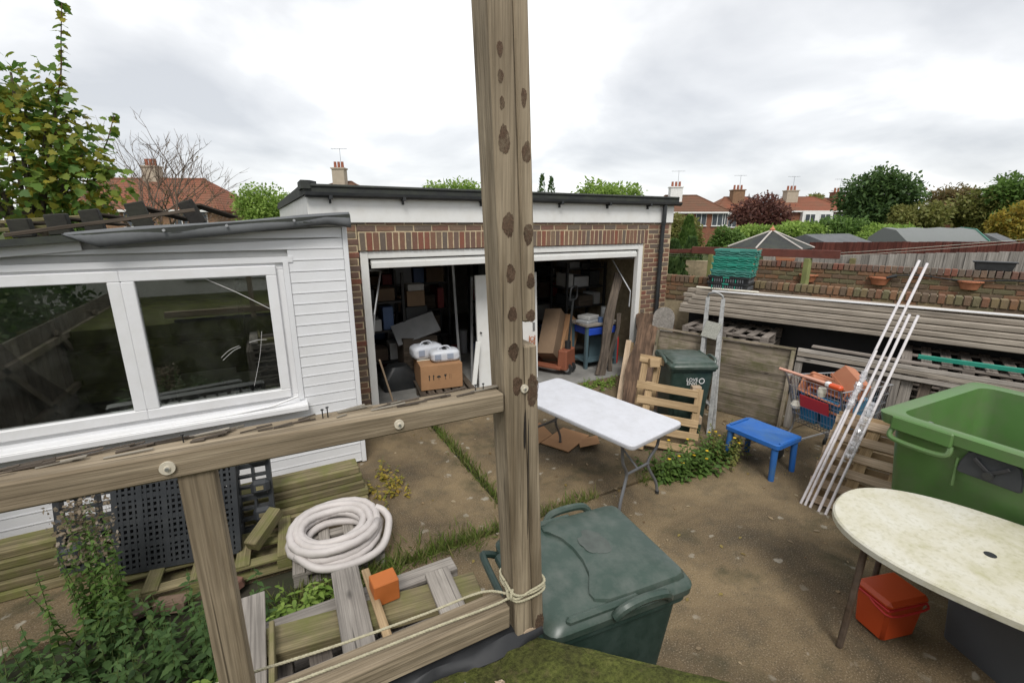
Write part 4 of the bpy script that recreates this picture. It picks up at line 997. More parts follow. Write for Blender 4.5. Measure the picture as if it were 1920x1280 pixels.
# drift boards and planks leaning on the garage corner
def rough_board(name, label, p0, p1, w, th, up, mat, seed, cat='board'):
    rr = random.Random(seed); L_ = (V(p1)-V(p0)).length; N_ = 16; rings = []
    for i in range(N_+1):
        x = L_*i/N_; bow = .03*math.sin(i*.55+seed)-.0; ww = w*(1+.12*math.sin(i*.7+seed)+rr.uniform(-.04, .04)); o_ = .02*math.sin(i*.45+seed*2)
        r_ = []
        for q in (-.5, -.3, -.1, .1, .3, .5): r_.append((x+rr.uniform(-.02, .02)*(i in (0, N_)), o_+q*ww, th/2+bow*.3+rr.uniform(-.006, .006)))
        for q in (.5, .1, -.3, -.5): r_.append((x, o_+q*ww, -th/2+bow*.3))
        rings.append(r_)
    return tag(MB().loft(rings).obj(name, mat, M=frame(p0, p1, up)), label, cat)
WOODBARK = wood('wood_bark', (.055, .036, .025), (.25, .155, .10), rvar=.2, grain=11)
rough_board('drift_board', 'wide dark split driftwood board leaning on the garage corner', (3.98, 4.07, 0), (5.56, 5.47, .98), .36, .05, (-.5, -.5, .7), WOODBARK, 3)
rough_board('drift_board', 'second dark driftwood board with a red-brown edge beside it', (4.12, 3.88, 0), (5.84, 5.40, .92), .27, .05, (-.5, -.5, .7), WOODBARK, 5)
rough_board('drift_board', 'twisted grey driftwood plank just inside the garage door', (4.72, 5.66, .01), (5.25, 5.95, 1.62), .15, .04, (-.3, -.9, .2), WOODDRIFT, 8)
rough_board('drift_board', 'thin brown offcut leaning just inside the garage', (5.0, 5.75, .01), (5.28, 5.9, .95), .07, .03, (-.3, -.9, .2), WOODDRIFT, 9)
tag(plank('drilled_plank', WOODPAL2, (4.12, 4.50, .01), (5.12, 5.45, .60), .085, .025, (-.6, -.6, .6)), 'narrow pinkish plank with nail holes leaning by the garage', 'plank')
tag(plank('orange_plank', WOODPALE, (4.22, 4.42, .01), (5.2, 5.45, .55), .05, .03, (-.6, -.6, .6)), 'reddish plank tucked behind the narrow pink plank', 'plank')
# ================================================================ small blue table
bt_ = thing('blue_table', 'small blue plastic children table beside the weeds', 'table', (4.33, 2.58, 0), (0, 0, rad(2)))
b = MB(); b.loft([rrect(.38, .52, .03, .33), rrect(.42, .57, .03, .345), rrect(.42, .57, .03, .385), rrect(.40, .55, .03, .39), rrect(.36, .51, .03, .383)]); b.obj('table_top', BLUE, bt_, smooth=True)
for y in (-.265, .265): MB().box((0, y, .392), (.3, .03, .012), bev=.004).obj('rim_lip', BLUE, bt_)
for sx in (-1, 1):
    for sy in (-1, 1): MB().cyl((sx*.17, sy*.235, .34), (sx*.18, sy*.245, 0), .032, .027, n=14).obj('leg', BLUE, bt_, smooth=True)
# ================================================================ shopping trolley
TA = -97.5
tr_ = thing('shopping_trolley', 'wire shopping trolley filled with blue boxes and terracotta troughs', 'trolley', (4.98, 2.28, 0), (0, 0, rad(TA)))
def wirepanel(name, c00, c10, c11, c01, nu, nv, r=.0028):
    b = MB(); c00, c10, c11, c01 = map(V, (c00, c10, c11, c01))
    for i in range(nu+1): b.cyl(c00.lerp(c10, i/nu), c01.lerp(c11, i/nu), r, n=4, cap=False)
    for j in range(nv+1): b.cyl(c00.lerp(c01, j/nv), c10.lerp(c11, j/nv), r*1.25, n=4, cap=False)
    b.obj(name, STEEL, tr_)
a0, a1, a2, a3 = (-.24, -.22, .42), (.24, -.22, .42), (.28, -.36, .93), (-.28, -.36, .93)
b0, b1, b2, b3 = (-.19, .42, .50), (.19, .42, .50), (.22, .48, .88), (-.22, .48, .88)
wirepanel('rear_grid', a0, a1, a2, a3, 16, 5); wirepanel('front_grid', b0, b1, b2, b3, 12, 4); wirepanel('side_grid', a0, b0, b3, a3, 20, 4); wirepanel('side_grid', a1, b1, b2, a2, 20, 4); wirepanel('base_grid', a0, a1, b1, b0, 12, 10)
MB().tube([a3, b3, b2, a2], .007, 6).obj('top_rim', STEEL, tr_)
for sx in (-1, 1):
    MB().tube(catm([(sx*.28, -.44, 1.0), (sx*.27, -.34, .86), (sx*.25, -.2, .4), (sx*.26, -.36, .14)], 5), .011, 6).obj('frame_tube', STEEL, tr_, smooth=True)
    MB().tube([(sx*.26, -.36, .14), (sx*.22, .40, .2)], .011, 6).obj('frame_tube', STEEL, tr_)
    for y in (-.36, .38):
        z = .06; c_ = MB().cyl((sx*.24-.012, y, z), (sx*.24+.012, y, z), .06, n=18).obj('castor', BLACKP, tr_); MB().box((sx*.24, y, .125), (.034, .05, .05)).obj('castor_fork', GALV, c_)
SALM = plain('faded_handle', (.62, .33, .24), .5, var=.1)
MB().cyl((-.31, -.45, 1.0), (.22, -.45, 1.0), .015, n=12).obj('handle', SALM, tr_, smooth=True)
MB().box((.27, -.45, .995), (.12, .06, .05), bev=.015).obj('coin_lock', ORANGE, tr_); MB().box((.2, -.45, 1.0), (.05, .05, .045), bev=.01).obj('coin_lock_cap', UPVC, tr_)
plank('name_plate', REDP, (-.14, -.316, .70), (.16, -.316, .70), .14, .006, (0, -.965, -.26), tr_)
MB().lathe([(.0, -.05), (.03, -.045), (.038, 0), (.032, .04), (.0, .05)], 10, cap=False).obj('cloth_scrap', CREAM, tr_, loc=(.14, -.43, .9))
MB().lathe([(.0, -.05), (.04, -.03), (.05, 0), (.03, .04), (.0, .05)], 8, cap=False).obj('cloth_scrap', CREAM, tr_, loc=(-.2, -.28, .62))
def tw(p): return MX.Translation((4.98, 2.28, 0)) @ MX.Rotation(rad(TA), 4, 'Z') @ MX.Translation(p)
for k, (x, L_) in enumerate(((-.12, 'left blue plastic box inside the shopping trolley'), (.10, 'right blue plastic box inside the shopping trolley'))):
    t = thing('blue_box', L_, 'box', M=tw((x, .0, .45)), group='blue boxes in the trolley')
    MB().box((0, 0, .15), (.2, .42, .3), taper=.9, bev=.01).obj('body', BLUEC, t); MB().box((0, 0, .30), (.215, .435, .02), bev=.005).obj('rim', BLUEC, t)
def trough(label, M, L_=.46, w=.18, h=.16):
    t = thing('terracotta_trough', label, 'planter', M=M, group='troughs in the trolley')
    b = MB(); b.loft([rrect(L_*.84, w*.7, .02, 0), rrect(L_*.95, w*.92, .02, h*.86), rrect(L_, w, .02, h*.86), rrect(L_, w, .02, h), rrect(L_*.93, w*.86, .02, h), rrect(L_*.8, w*.64, .02, .01)]); b.obj('trough', TERRA, t)
    return t
trough('terracotta trough standing on end at the left of the trolley', tw((-.14, .02, .74)) @ Euler((rad(-50), rad(20), rad(70))).to_matrix().to_4x4(), .34, .17, .15)
trough('terracotta trough tipped towards the trolley handle', tw((-.04, -.10, .78)) @ Euler((rad(65), rad(10), rad(15))).to_matrix().to_4x4(), .4)
trough('terracotta trough lying upside down on top of the pile', tw((.14, .05, 1.0)) @ Euler((rad(160), rad(20), rad(-25))).to_matrix().to_4x4(), .36, .18, .16)
trough('terracotta trough low down behind the red plate', tw((.05, -.08, .715)) @ Euler((rad(80), rad(5), rad(5))).to_matrix().to_4x4(), .42, .18, .15)
# ================================================================ metal poles with plastic wrap, pallet behind them
PIPE = plain('white_steel_pole', (.74, .70, .71), .28, .1, var=.08, scale=14)
poles = [((4.035, 1.965, 0), (4.955, 1.83, 2.14), 'longest steel pole, leftmost of the leaning bundle'), ((4.045, 1.89, 0), (4.965, 1.775, 2.12), 'second long steel pole reaching above the garden wall'), ((4.05, 1.82, 0), (4.79, 1.755, 1.70), 'steel pole of middle length in the leaning bundle'), ((4.055, 1.765, 0), (4.80, 1.70, 1.70), 'rightmost steel pole of middle length in the bundle'), ((4.04, 1.93, 0), (4.62, 1.87, 1.38), 'shortest steel pole in the leaning bundle')]
for p0, p1, L_ in poles:
    t = thing('steel_pole', L_, 'pole', p0, group='leaning steel poles'); d_ = V(p1)-V(p0)
    MB().cyl((0, 0, 0), d_, .011, n=12).obj('tube', PIPE, t, smooth=True)
    MB().cyl(d_, d_*1.002, .009, n=10).obj('open_end', BLACKP, t)
def wrapmat():
    n = NT('plastic_film'); tr2 = n.n('ShaderNodeBsdfTransparent'); gl = n.n('ShaderNodeBsdfGlossy'); gl.inputs['Roughness'].default_value = .2
    df = n.n('ShaderNodeBsdfDiffuse'); df.inputs[0].default_value = (.75, .75, .78, 1); m1 = n.n('ShaderNodeMixShader'); m1.inputs[0].default_value = .45; n.l(df.outputs[0], m1.inputs[1]); n.l(gl.outputs[0], m1.inputs[2])
    m2 = n.n('ShaderNodeMixShader'); m2.inputs[0].default_value = .42; n.l(tr2.outputs[0], m2.inputs[1]); n.l(m1.outputs[0], m2.inputs[2]); n.l(m2.outputs[0], n.o.inputs[0]); return n.m
FILM = wrapmat(); rnd = random.Random(4)
for (a, b_, f0, f1, rr, L_) in ((poles[0], poles[4], .42, .58, .028, 'crumpled clear plastic film around the left poles'), (poles[2], poles[3], .28, .56, .032, 'crumpled clear plastic film around the right poles')):
    pts = []; rs = []
    for k in range(34):
        f = f0+(f1-f0)*k/33; p = V(a[0]).lerp(V(a[1]), f).lerp(V(b_[0]).lerp(V(b_[1]), f if a is poles[2] else min(1, f*1.45)), .5); pts.append(p+V((rnd.uniform(-1, 1), rnd.uniform(-1, 1), rnd.uniform(-1, 1)))*.008); rs.append(rr*rnd.uniform(.6, 1.25))
    tag(MB().tube(pts, rs, 9).obj('plastic_film', FILM), L_, 'film')
LB = thing('pink_pallet', 'light new pallet leaning behind the steel poles', 'pallet', (4.10, 1.985, 0))
LU = V((.30, -.954, 0)); LBk = V((.954, .30, 0))
def lp(u, v, d=0): return LU*(u+.13*v)+LBk*(v*.37+d*.93)+V((0, 0, v*.93-d*.37))
ln = -LBk*.93+V((0, 0, .37))
for k, v in enumerate((.05, .20, .35, .50, .65, .80)): plank('slat', WOODPAL2, lp(-.01, v), lp(.58, v), .075, .018, ln, LB)
for u in (.04, .28, .53): plank('stringer', WOODPALE, lp(u, .02, .02), lp(u, .8, .02), .09, .02, ln, LB)
for k, v in enumerate((.07, .22, .37, .52, .67, .81)): plank('rear_slat', WOODPALE, lp(-.01, v, .11), lp(.58, v, .11), .135, .018, ln, LB)
for u in (.04, .28, .53):
    for v in (.06, .4, .76): MB().box((0, 0, 0), (.09, .09, .07), bev=.003).obj('block', WOODPALE, LB, M=frame(lp(u, v, .065), lp(u+.1, v, .065), ln))
# ================================================================ garage contents
def gbox(mat, c, d, label, rz=0, name='cardboard_box', tilt=None, cat='box'):
    t = thing(name, label, cat, M=MX.Translation(c) @ Euler((rad(tilt[0]) if tilt else 0, rad(tilt[1]) if tilt else 0, rad(rz))).to_matrix().to_4x4())
    MB().box((0, 0, d[2]/2), d, bev=.004).obj('carton', mat, t); MB().box((0, 0, d[2]+.0015), (d[0]*.98, .05, .002)).obj('tape', CREAM, t); return t
pallet('floor_pallet', 'dark pallet under the big carton in the garage', MT(1.74, 5.86, .01, -8), .8, .75, WOODDARK)
bx = gbox(CARD, (2.13, 6.24, .15), (.60, .62, .36), 'big orange-brown carton with printed handling symbols in the garage', -8)
INK = plain('print_ink', (.02, .02, .02), .8); Fm = MX.Translation((.02, -.3115, .18)) @ MX.Rotation(rad(90), 4, 'X')
def mark(pts, x): MB().prism([(p[0]+x, p[1]) for p in pts], 0, .001).obj('print_mark', INK, bx, M=Fm)
ar = [(-.006, -.04), (.006, -.04), (.006, .02), (.014, .02), (0, .045), (-.014, .02), (-.006, .02)]
mark(ar, -.2); mark(ar, -.14); mark([(.03*math.cos(a), .03*math.sin(a)-.005) for a in [math.pi*k/8 for k in range(9)]], -.065); mark([(-.003, -.04), (.003, -.04), (.003, .0), (-.003, 0)], -.065)
mark([(-.018, .035), (.018, .035), (.012, .005), (.003, -.005), (.003, -.035), (.014, -.04), (-.014, -.04), (-.003, -.035), (-.003, -.005), (-.012, .005)], .03)
mark([(-.012, -.04), (-.009, -.04), (-.009, .035), (-.012, .035)], .10); mark([(.009, -.04), (.012, -.04), (.012, .035), (.009, .035)], .10)
BAG = plain('white_bag', (.62, .64, .68), .45, var=.12, scale=9, bump=.5, dirt=(.42, .46, .55), damt=.5, dscale=9)
def sack(label, c, d, rz):
    t = thing('white_pack', label, 'pack', M=MX.Translation(c) @ MX.Rotation(rad(rz), 4, 'Z')); rr = random.Random(int(c[0]*100)); b = MB(); rings = []
    for i in range(9):
        u = i/8; k = (1-abs(2*u-1)**5)*.28+.72; rings.append([(p[0]*k+rr.uniform(-.006, .006), p[1]*k+rr.uniform(-.006, .006), d[2]*u+rr.uniform(-.004, .004)) for p in rrect(d[0], d[1], .06, 0, 4)])
    b.loft(rings); b.obj('pack', BAG, t, smooth='all')
    for x in (-.12, .06): MB().box((x, -d[1]/2-.004, d[2]*.5), (.09, .008, d[2]*.45), bev=.002).obj('print_patch', plain('pack_print', (.30, .34, .42), .5), t)
    MB().box((0, 0, d[2]+.004), (.06, .10, .014), bev=.005).obj('carry_hole', BLACKP, t); MB().tube(catm([(-.1, 0, d[2]-.01), (-.05, 0, d[2]+.035), (.05, 0, d[2]+.04), (.1, 0, d[2]-.01)], 4), .01, 6).obj('handle', BAG, t)
sack('rear white plastic sack on the big carton', (2.02, 6.40, .515), (.46, .26, .2), 4); sack('front white plastic sack on the big carton', (2.20, 6.12, .515), (.42, .24, .17), -6)
dp_ = thing('white_door', 'plain white door panel standing upright in the garage', 'door', (3.25, 6.08, .01), (rad(-3), 0, rad(-1)))
MB().box((0, 0, .85), (1.04, .04, 1.70), bev=.004).obj('panel', WHITEP, dp_); MB().box((.45, -.024, .85), (.04, .01, .14)).obj('lock_plate', STEEL, dp_); MB().cyl((-.47, -.02, .85), (-.47, -.06, .85), .012).obj('hook', BLACKM, dp_)
rp2 = thing('rusty_grille', 'small rusty ornate grille against the white door', 'grille', (3.64, 6.035, .42))
for k in range(4): MB().lathe([(.03, -.006), (.042, -.006), (.042, .006), (.03, .006), (.03, -.006)], 14, cap=False).obj('scroll', TERRA, rp2, M=MX.Translation((0, 0, k*.085)) @ MX.Rotation(rad(90), 4, 'X'))
for x in (-.05, .05): MB().box((x, 0, .13), (.012, .012, .36)).obj('bar', TERRA, rp2)
tag(plank('white_strip', WHITEP, (2.55, 5.90, .01), (2.70, 6.02, .75), .07, .03, (0, -1, .3)), 'white painted strip of wood leaning by the white door', 'strip')
for k, (a, b_, m_, L_) in enumerate([((2.60, 6.5, 0), (2.66, 6.9, 2.2), GALV, 'tall galvanised slotted upright leaning in the garage'), ((2.75, 6.4, 0), (3.0, 6.9, 1.6), GALV, 'shorter galvanised bar leaning beside the tall one'), ((2.85, 6.35, 0), (3.05, 6.8, 1.35), GREYM, 'dark steel bar leaning behind the white strip'), ((1.38, 5.86, 0), (1.18, 5.68, .78), WOODPAL2, 'wooden broom handle leaning on the door frame')]):
    tag(plank('leaning_bar', m_, V(a)+V((0, 0, .01)), b_, .04 if k < 3 else .022, .02, (0, -1, .2), bev=.004), L_, 'bar' if k < 3 else 'broom handle')
rnd = random.Random(21)
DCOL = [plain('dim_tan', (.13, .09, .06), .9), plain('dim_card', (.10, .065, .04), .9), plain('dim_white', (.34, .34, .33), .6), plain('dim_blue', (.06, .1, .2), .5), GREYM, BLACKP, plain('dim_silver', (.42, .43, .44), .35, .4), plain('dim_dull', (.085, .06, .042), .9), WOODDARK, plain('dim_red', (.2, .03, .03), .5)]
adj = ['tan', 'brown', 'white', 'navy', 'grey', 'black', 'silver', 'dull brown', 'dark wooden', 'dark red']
ordn = ['first', 'second', 'third', 'fourth', 'fifth', 'sixth', 'seventh', 'eighth', 'ninth', 'tenth', 'eleventh', 'twelfth', 'thirteenth', 'fourteenth', 'fifteenth', 'sixteenth']; shn = ['lowest', 'second', 'third', 'fourth']
def rack(label, x0, x1, y, d, zs, H, mat, seed, where, fill=True):
    t = thing('shelving_rack', label, 'rack', ((x0+x1)/2, y, .01)); rr = random.Random(seed); hw = (x1-x0)/2
    for x in (-hw, hw):
        for yy in (-d/2, d/2): MB().box((x, yy, H/2), (.04, .04, H)).obj('upright', mat, t)
    for z in zs: MB().box((0, 0, z), (x1-x0, d, .03)).obj('shelf', mat, t)
    if not fill: return t
    n = 0
    for q, z in enumerate(zs):
        m2 = 0; x = x0+.06; topz = (zs[q+1] if q+1 < len(zs) else H+.1)-z-.06
        while x < x1-.15:
            w = rr.uniform(.12, .36); w = min(w, x1-.04-x); h = topz*rr.uniform(.35, .95); k = rr.randrange(len(DCOL))
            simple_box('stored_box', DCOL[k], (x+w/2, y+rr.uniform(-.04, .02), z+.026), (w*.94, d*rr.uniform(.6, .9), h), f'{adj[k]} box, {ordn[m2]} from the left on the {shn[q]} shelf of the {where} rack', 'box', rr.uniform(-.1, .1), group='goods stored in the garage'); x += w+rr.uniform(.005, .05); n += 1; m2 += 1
    return t
rack('dark metal storage rack along the rear of the garage', 1.0, 3.1, 8.5, .5, (.35, .85, 1.35, 1.85), 2.1, BLACKM, 1, 'rear left')
rack('black storage rack in the rear right of the garage', 3.7, 5.6, 8.4, .5, (.4, .9, 1.35, 1.75), 2.1, BLACKM, 2, 'rear right')
rack('black wire rack behind the workbench in the garage', 4.75, 5.6, 6.95, .5, (.95, 1.3, 1.65), 1.75, BLACKM, 3, 'front right')
rack('dark rack near the left garage wall', .95, 1.9, 7.3, .45, (.3, .8, 1.25), 1.7, BLACKM, 5, 'left')
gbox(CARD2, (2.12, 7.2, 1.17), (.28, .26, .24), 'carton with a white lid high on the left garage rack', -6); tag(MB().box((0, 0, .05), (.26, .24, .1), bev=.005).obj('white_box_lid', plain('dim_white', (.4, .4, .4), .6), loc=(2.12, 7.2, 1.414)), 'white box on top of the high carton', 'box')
tag(MB().box((0, 0, 1.15/2), (.36, .3, 1.15), bev=.01).obj('tall_cabinet', BLACKP, loc=(2.12, 7.25, .01)), 'dark grey cabinet under the high carton', 'cabinet')
tag(MB().loft([rrect(.5, .36, .05, .01), rrect(.55, .4, .1, .2), rrect(.3, .25, .1, .36)]).obj('black_bag', BLACKP, loc=(1.65, 6.7, .0), smooth=True), 'black refuse bag on the garage floor', 'bag')
tag(plank('clear_sheet', plain('dim_silver', (.4, .41, .42), .35, .5), (1.7, 6.95, .75), (2.35, 6.85, .95), .4, .03, (0, -.6, .8)), 'grey plastic-wrapped slab on the left garage goods', 'slab')
tag(MB().box((0, 0, .36), (.55, .4, .72), bev=.01).obj('goods_crate', WOODDARK, loc=(2.05, 6.95, .01)), 'dark wooden crate under the plastic-wrapped slab', 'crate')
wbn = thing('workbench', 'blue-grey steel workbench with a bright blue drawer', 'workbench', (5.05, 6.25, .01))
STB = plain('bench_blue_grey', (.09, .14, .16), .5, .2, var=.1)
for x in (-.32, .32):
    for y in (-.2, .2): MB().box((x, y, .37), (.05, .05, .74)).obj('leg', STB, wbn)
MB().box((0, 0, .76), (.74, .5, .04), bev=.004).obj('bench_top', WOODGREY, wbn); MB().box((0, -.02, .65), (.6, .44, .12), bev=.006).obj('drawer', plain('bright_blue', (.02, .07, .45), .5), wbn); MB().box((.1, 0, .33), (.4, .02, .5)).obj('panel', STB, wbn); MB().box((0, 0, .12), (.66, .44, .025)).obj('lower_shelf', STB, wbn)
for k, (x, y, z, w, h, m_, L_) in enumerate([(4.85, 6.2, .79, .34, .05, 'dim_silver', 'flat silver packet on the workbench'), (5.2, 6.12, .79, .11, .14, 'dim_white', 'white jar on the workbench'), (5.05, 6.1, .79, .09, .09, 'dim_blue', 'small blue tin on the workbench'), (4.9, 6.25, .845, .3, .06, 'dim_white', 'white folded sheet on the silver packet'), (5.3, 6.3, .79, .14, .22, 'dim_silver', 'silver can at the right of the workbench')]):
    o = MB().cyl((0, 0, 0), (0, 0, h), w/2, n=16).obj('bench_jar', MATS[m_], loc=(x, y, z), smooth=True) if w < .2 else MB().box((0, 0, h/2), (w, .25, h), bev=.008).obj('bench_packet', MATS[m_], loc=(x, y, z), rot=(0, 0, .3))
    tag(o, L_, 'jar' if w < .2 else 'packet')
pt = thing('pallet_truck', 'orange pallet truck with a black handle in the garage', 'pallet truck', (4.32, 6.05, .01), (0, 0, rad(30)))
for x in (-.16, .16): MB().box((x-.0, .45, .12), (.15, .9, .05), bev=.008).obj('fork', plain('truck_orange', (.22, .075, .04), .6), pt)
MB().box((0, 0, .25), (.34, .16, .34), bev=.02, taper=1.1).obj('pump_body', MATS['truck_orange'], pt); MB().cyl((0, -.02, .2), (0, -.02, .55), .05).obj('ram', BLACKP, pt)
MB().tube([(0, -.03, .5), (.02, -.08, 1.25)], .02, 8).obj('handle_tube', BLACKP, pt); MB().tube(catm([(-.1, -.08, 1.25), (-.1, -.09, 1.42), (.02, -.09, 1.46), (.14, -.09, 1.42), (.14, -.08, 1.25), (-.1, -.08, 1.25)], 4), .014, 8).obj('handle_loop', BLACKP, pt)
for x in (-.07, .07):
    w = MB().cyl((x-.025, -.05, .09), (x+.025, -.05, .09), .09, n=20).obj('wheel', BLACKP, pt); MB().cyl((x-.03, -.05, .09), (x+.03, -.05, .09), .05, n=16).obj('hub', STEEL, w)
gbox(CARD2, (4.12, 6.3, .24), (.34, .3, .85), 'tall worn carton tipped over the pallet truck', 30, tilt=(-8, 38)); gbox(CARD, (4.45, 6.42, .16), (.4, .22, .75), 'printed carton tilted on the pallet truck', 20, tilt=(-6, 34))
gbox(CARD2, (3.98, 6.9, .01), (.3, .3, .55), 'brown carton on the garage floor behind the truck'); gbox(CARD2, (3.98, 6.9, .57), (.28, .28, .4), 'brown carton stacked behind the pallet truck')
fe = thing('fire_extinguisher', 'red fire extinguisher just inside the right door jamb', 'extinguisher', (5.42, 6.1, .01))
MB().lathe([(.05, 0), (.055, .02), (.055, .42), (.04, .5), (.018, .54), (.018, .57)], 20).obj('cylinder', REDP, fe, smooth=True); MB().box((0, -.02, .585), (.025, .08, .025)).obj('lever', BLACKP, fe)

rr = random.Random(99)
for k in range(26):
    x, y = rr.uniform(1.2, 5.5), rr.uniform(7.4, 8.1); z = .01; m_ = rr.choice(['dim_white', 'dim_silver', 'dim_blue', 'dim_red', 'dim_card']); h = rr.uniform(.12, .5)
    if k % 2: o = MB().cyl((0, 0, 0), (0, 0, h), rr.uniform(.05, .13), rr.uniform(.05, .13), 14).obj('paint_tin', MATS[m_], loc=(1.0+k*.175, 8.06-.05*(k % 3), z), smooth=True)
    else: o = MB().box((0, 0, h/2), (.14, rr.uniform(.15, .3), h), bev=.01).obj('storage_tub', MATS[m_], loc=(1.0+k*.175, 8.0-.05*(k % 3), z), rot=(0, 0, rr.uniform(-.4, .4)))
    tag(o, f'{ {"dim_white": "white", "dim_silver": "silver", "dim_blue": "navy", "dim_red": "dark red", "dim_card": "brown"}[m_]} {"tin" if k % 2 else "tub"}, {ordn[k//2]} of its kind along the garage floor before the rear racks', 'tin' if k % 2 else 'tub', 'tins and tubs on the garage floor')
# ================================================================ left side of the yard
rnd = random.Random(31)
for i in range(5):
    for j in range(1):
        y = 3.84+.03*i+.2*j
        x1 = .64+rnd.uniform(-.03, .03)-.012*i
        o = plank('sleeper_board', WOODGREEN, (-2.3+rnd.uniform(-.1, .1), y+.1, .031+.061*i), (x1, y+.1, .031+.061*i), .195, .058, bev=.006)
        tag(o, f'greenish treated board, {["lowest", "second", "third", "fourth", "topmost"][i]} layer of the pile by the shed', 'board', 'treated boards piled by the shed')
def black_pallet(label, M, w, h, nx, ny, hole, big):
    t = thing('black_pallet', label, 'pallet', M=M); b = MB()
    for i in range(nx+1):
        x = w*i/nx; heavy = i % (4 if not big else 3) == 0
        b.box((x, 0, h/2), (.034 if heavy else .017, .05 if not big else .07, h))
    for j in range(ny+1):
        z = h*j/ny; heavy = j % (4 if not big else 3) == 0
        b.box((w/2, .001, z), (w, .048 if not big else .068, .034 if heavy else .017))
    b.obj('deck_grid', DGREY, t)
    for x in ((.06, w/2, w-.06) if big else (w-.05, .05)):
        for z in (.12, h*.5, h-.1):
            MB().box((x, .08 if not big else -.06, z), (.13, .09, .11), bev=.025).obj('foot', DGREY, t); 
            if big: MB().box((x, -.107, z), (.05, .006, .03)).obj('foot_hole', WOODGREEN, t)
    return t
black_pallet('large black plastic pallet leaning on the shed behind the other', MT(-1.42, 3.80, .14, -5, -14), 1.28, .66, 12, 8, .05, True)
black_pallet('smaller black grid-deck plastic pallet leaning in front', MT(-1.09, 3.60, .14, -10, -17), .72, .66, 20, 16, .02, False)
pallet('low_pallet', 'low wooden pallet on the ground under the black pallets', MT(-1.2, 3.33, .002, -3), 1.15, .5, WOODGREEN, 5, .09, 3, 3, h=.13)
tag(MB().box((.15, 0, 0), (.3, .1, .085), bev=.006).obj('timber_offcut', WOODGREEN, M=MT(-.30, 3.40, .185, 48, 0, -22)), 'chunky timber offcut propped at the end of the low pallet', 'offcut')
for k, (x, y, a, L_) in enumerate([(-.98, 3.27, 20, 'broken red brick at the left under the black pallets'), (-.78, 3.25, -15, 'broken orange-red brick in front of the low pallet'), (-.45, 3.22, 40, 'broken brick near the end of the low pallet')]):
    b = MB().box((0, 0, .035), (.17, .1, .07), bev=.012); rr = random.Random(k)
    for v_ in b.bm.verts: v_.co += V((rr.uniform(-1, 1), rr.uniform(-1, 1), rr.uniform(-.5, .5)))*.012
    tag(b.obj('broken_brick', BR, loc=(x, y, .0), rot=(0, 0, rad(a))), L_, 'brick')
pallet('small_pallet', 'small grey pallet under the coiled white hose', MT(-.06, 3.04, .002, -4), .62, .44, WOODGREY, 4, .08, 2, 2, h=.12)
def coil():
    t = thing('hose_coil', 'thick white hose coiled on the small pallet', 'hose', (.26, 3.28, .125)); W_ = plain('white_hose', (.53, .49, .47), .5, var=.08, scale=9, dirt=(.40, .37, .34), damt=.45, dscale=7)
    rr = random.Random(8); pts = []
    lay = [(.19, .03), (.235, .03), (.28, .03), (.325, .035), (.31, .075), (.265, .085), (.22, .085), (.20, .12), (.255, .135), (.305, .125), (.32, .13)]
    for (r, z), (r2, z2) in zip(lay, lay[1:]):
        for k in range(20):
            u = k/20; a = 2*math.pi*u; ra = r+(r2-r)*u+.012*math.sin(a*2+r*40); pts.append((ra*math.cos(a)+.012*math.cos(z*40), ra*math.sin(a)*.97, z+(z2-z)*u+.008*math.sin(a*3+z*50)))
    MB().tube(pts, .029, 10).obj('hose', W_, t, smooth='all')
    lo = [(.315, .06, .14), (.37, .02, .11), (.38, -.10, .08), (.27, -.30, .03), (.05, -.37, .03), (-.16, -.33, .05), (-.28, -.18, .09)]
    MB().tube(catm(lo, 6), .028, 10).obj('loose_turn', W_, t, smooth='all')
coil()
# ================================================================ vegetation helpers
def leaves_mesh(name, P, D, U, shape, size, mat):
    """P points, D leaf axis, U leaf normal: one mesh of leaf-shaped faces; shape = [(along, across, lift)]"""
    n = len(P); m = len(shape); sh_ = np.array(shape)
    D = D/np.linalg.norm(D, axis=1, keepdims=True); X = np.cross(D, U); X /= np.linalg.norm(X, axis=1, keepdims=True)+1e-9; U = np.cross(X, D)
    s = np.asarray(size).reshape(-1, 1, 1)
    vs = P[:, None, :]+s*(D[:, None, :]*sh_[None, :, 0:1]+X[:, None, :]*sh_[None, :, 1:2]+U[:, None, :]*sh_[None, :, 2:3])
    me = bpy.data.meshes.new(name); vs = vs.reshape(-1, 3)
    me.vertices.add(n*m); me.vertices.foreach_set('co', vs.ravel().astype(np.float32))
    me.loops.add(n*m); me.loops.foreach_set('vertex_index', np.arange(n*m, dtype=np.int32))
    me.polygons.add(n); me.polygons.foreach_set('loop_start', np.arange(0, n*m, m, dtype=np.int32)); me.polygons.foreach_set('loop_total', np.full(n, m, dtype=np.int32))
    me.update(calc_edges=True); me.materials.append(mat); return me
OVATE = [(0, 0, 0), (.3, .26, .03), (.65, .2, .02), (1, 0, -.06), (.65, -.2, .02), (.3, -.26, .03)]
NETTLE = [(0, 0, 0), (.1, .17, .02), (.22, .19, .02), (.3, .24, .03), (.5, .16, .02), (.56, .19, .02), (.75, .08, -.03), (1, 0, -.14), (.75, -.08, -.03), (.56, -.19, .02), (.5, -.16, .02), (.3, -.24, .03), (.22, -.19, .02), (.1, -.17, .02)]
MAPLE = [(0, 0, 0), (.05, .22, 0), (-.05, .42, -.04), (.22, .36, 0), (.30, .58, -.05), (.52, .30, .02), (.66, .33, -.02), (1, 0, -.06), (.66, -.33, -.02), (.52, -.30, .02), (.30, -.58, -.05), (.22, -.36, 0), (-.05, -.42, -.04), (.05, -.22, 0)]
def rdir(rg, n):
    d = rg.normal(size=(n, 3)); return d/np.linalg.norm(d, axis=1, keepdims=True)
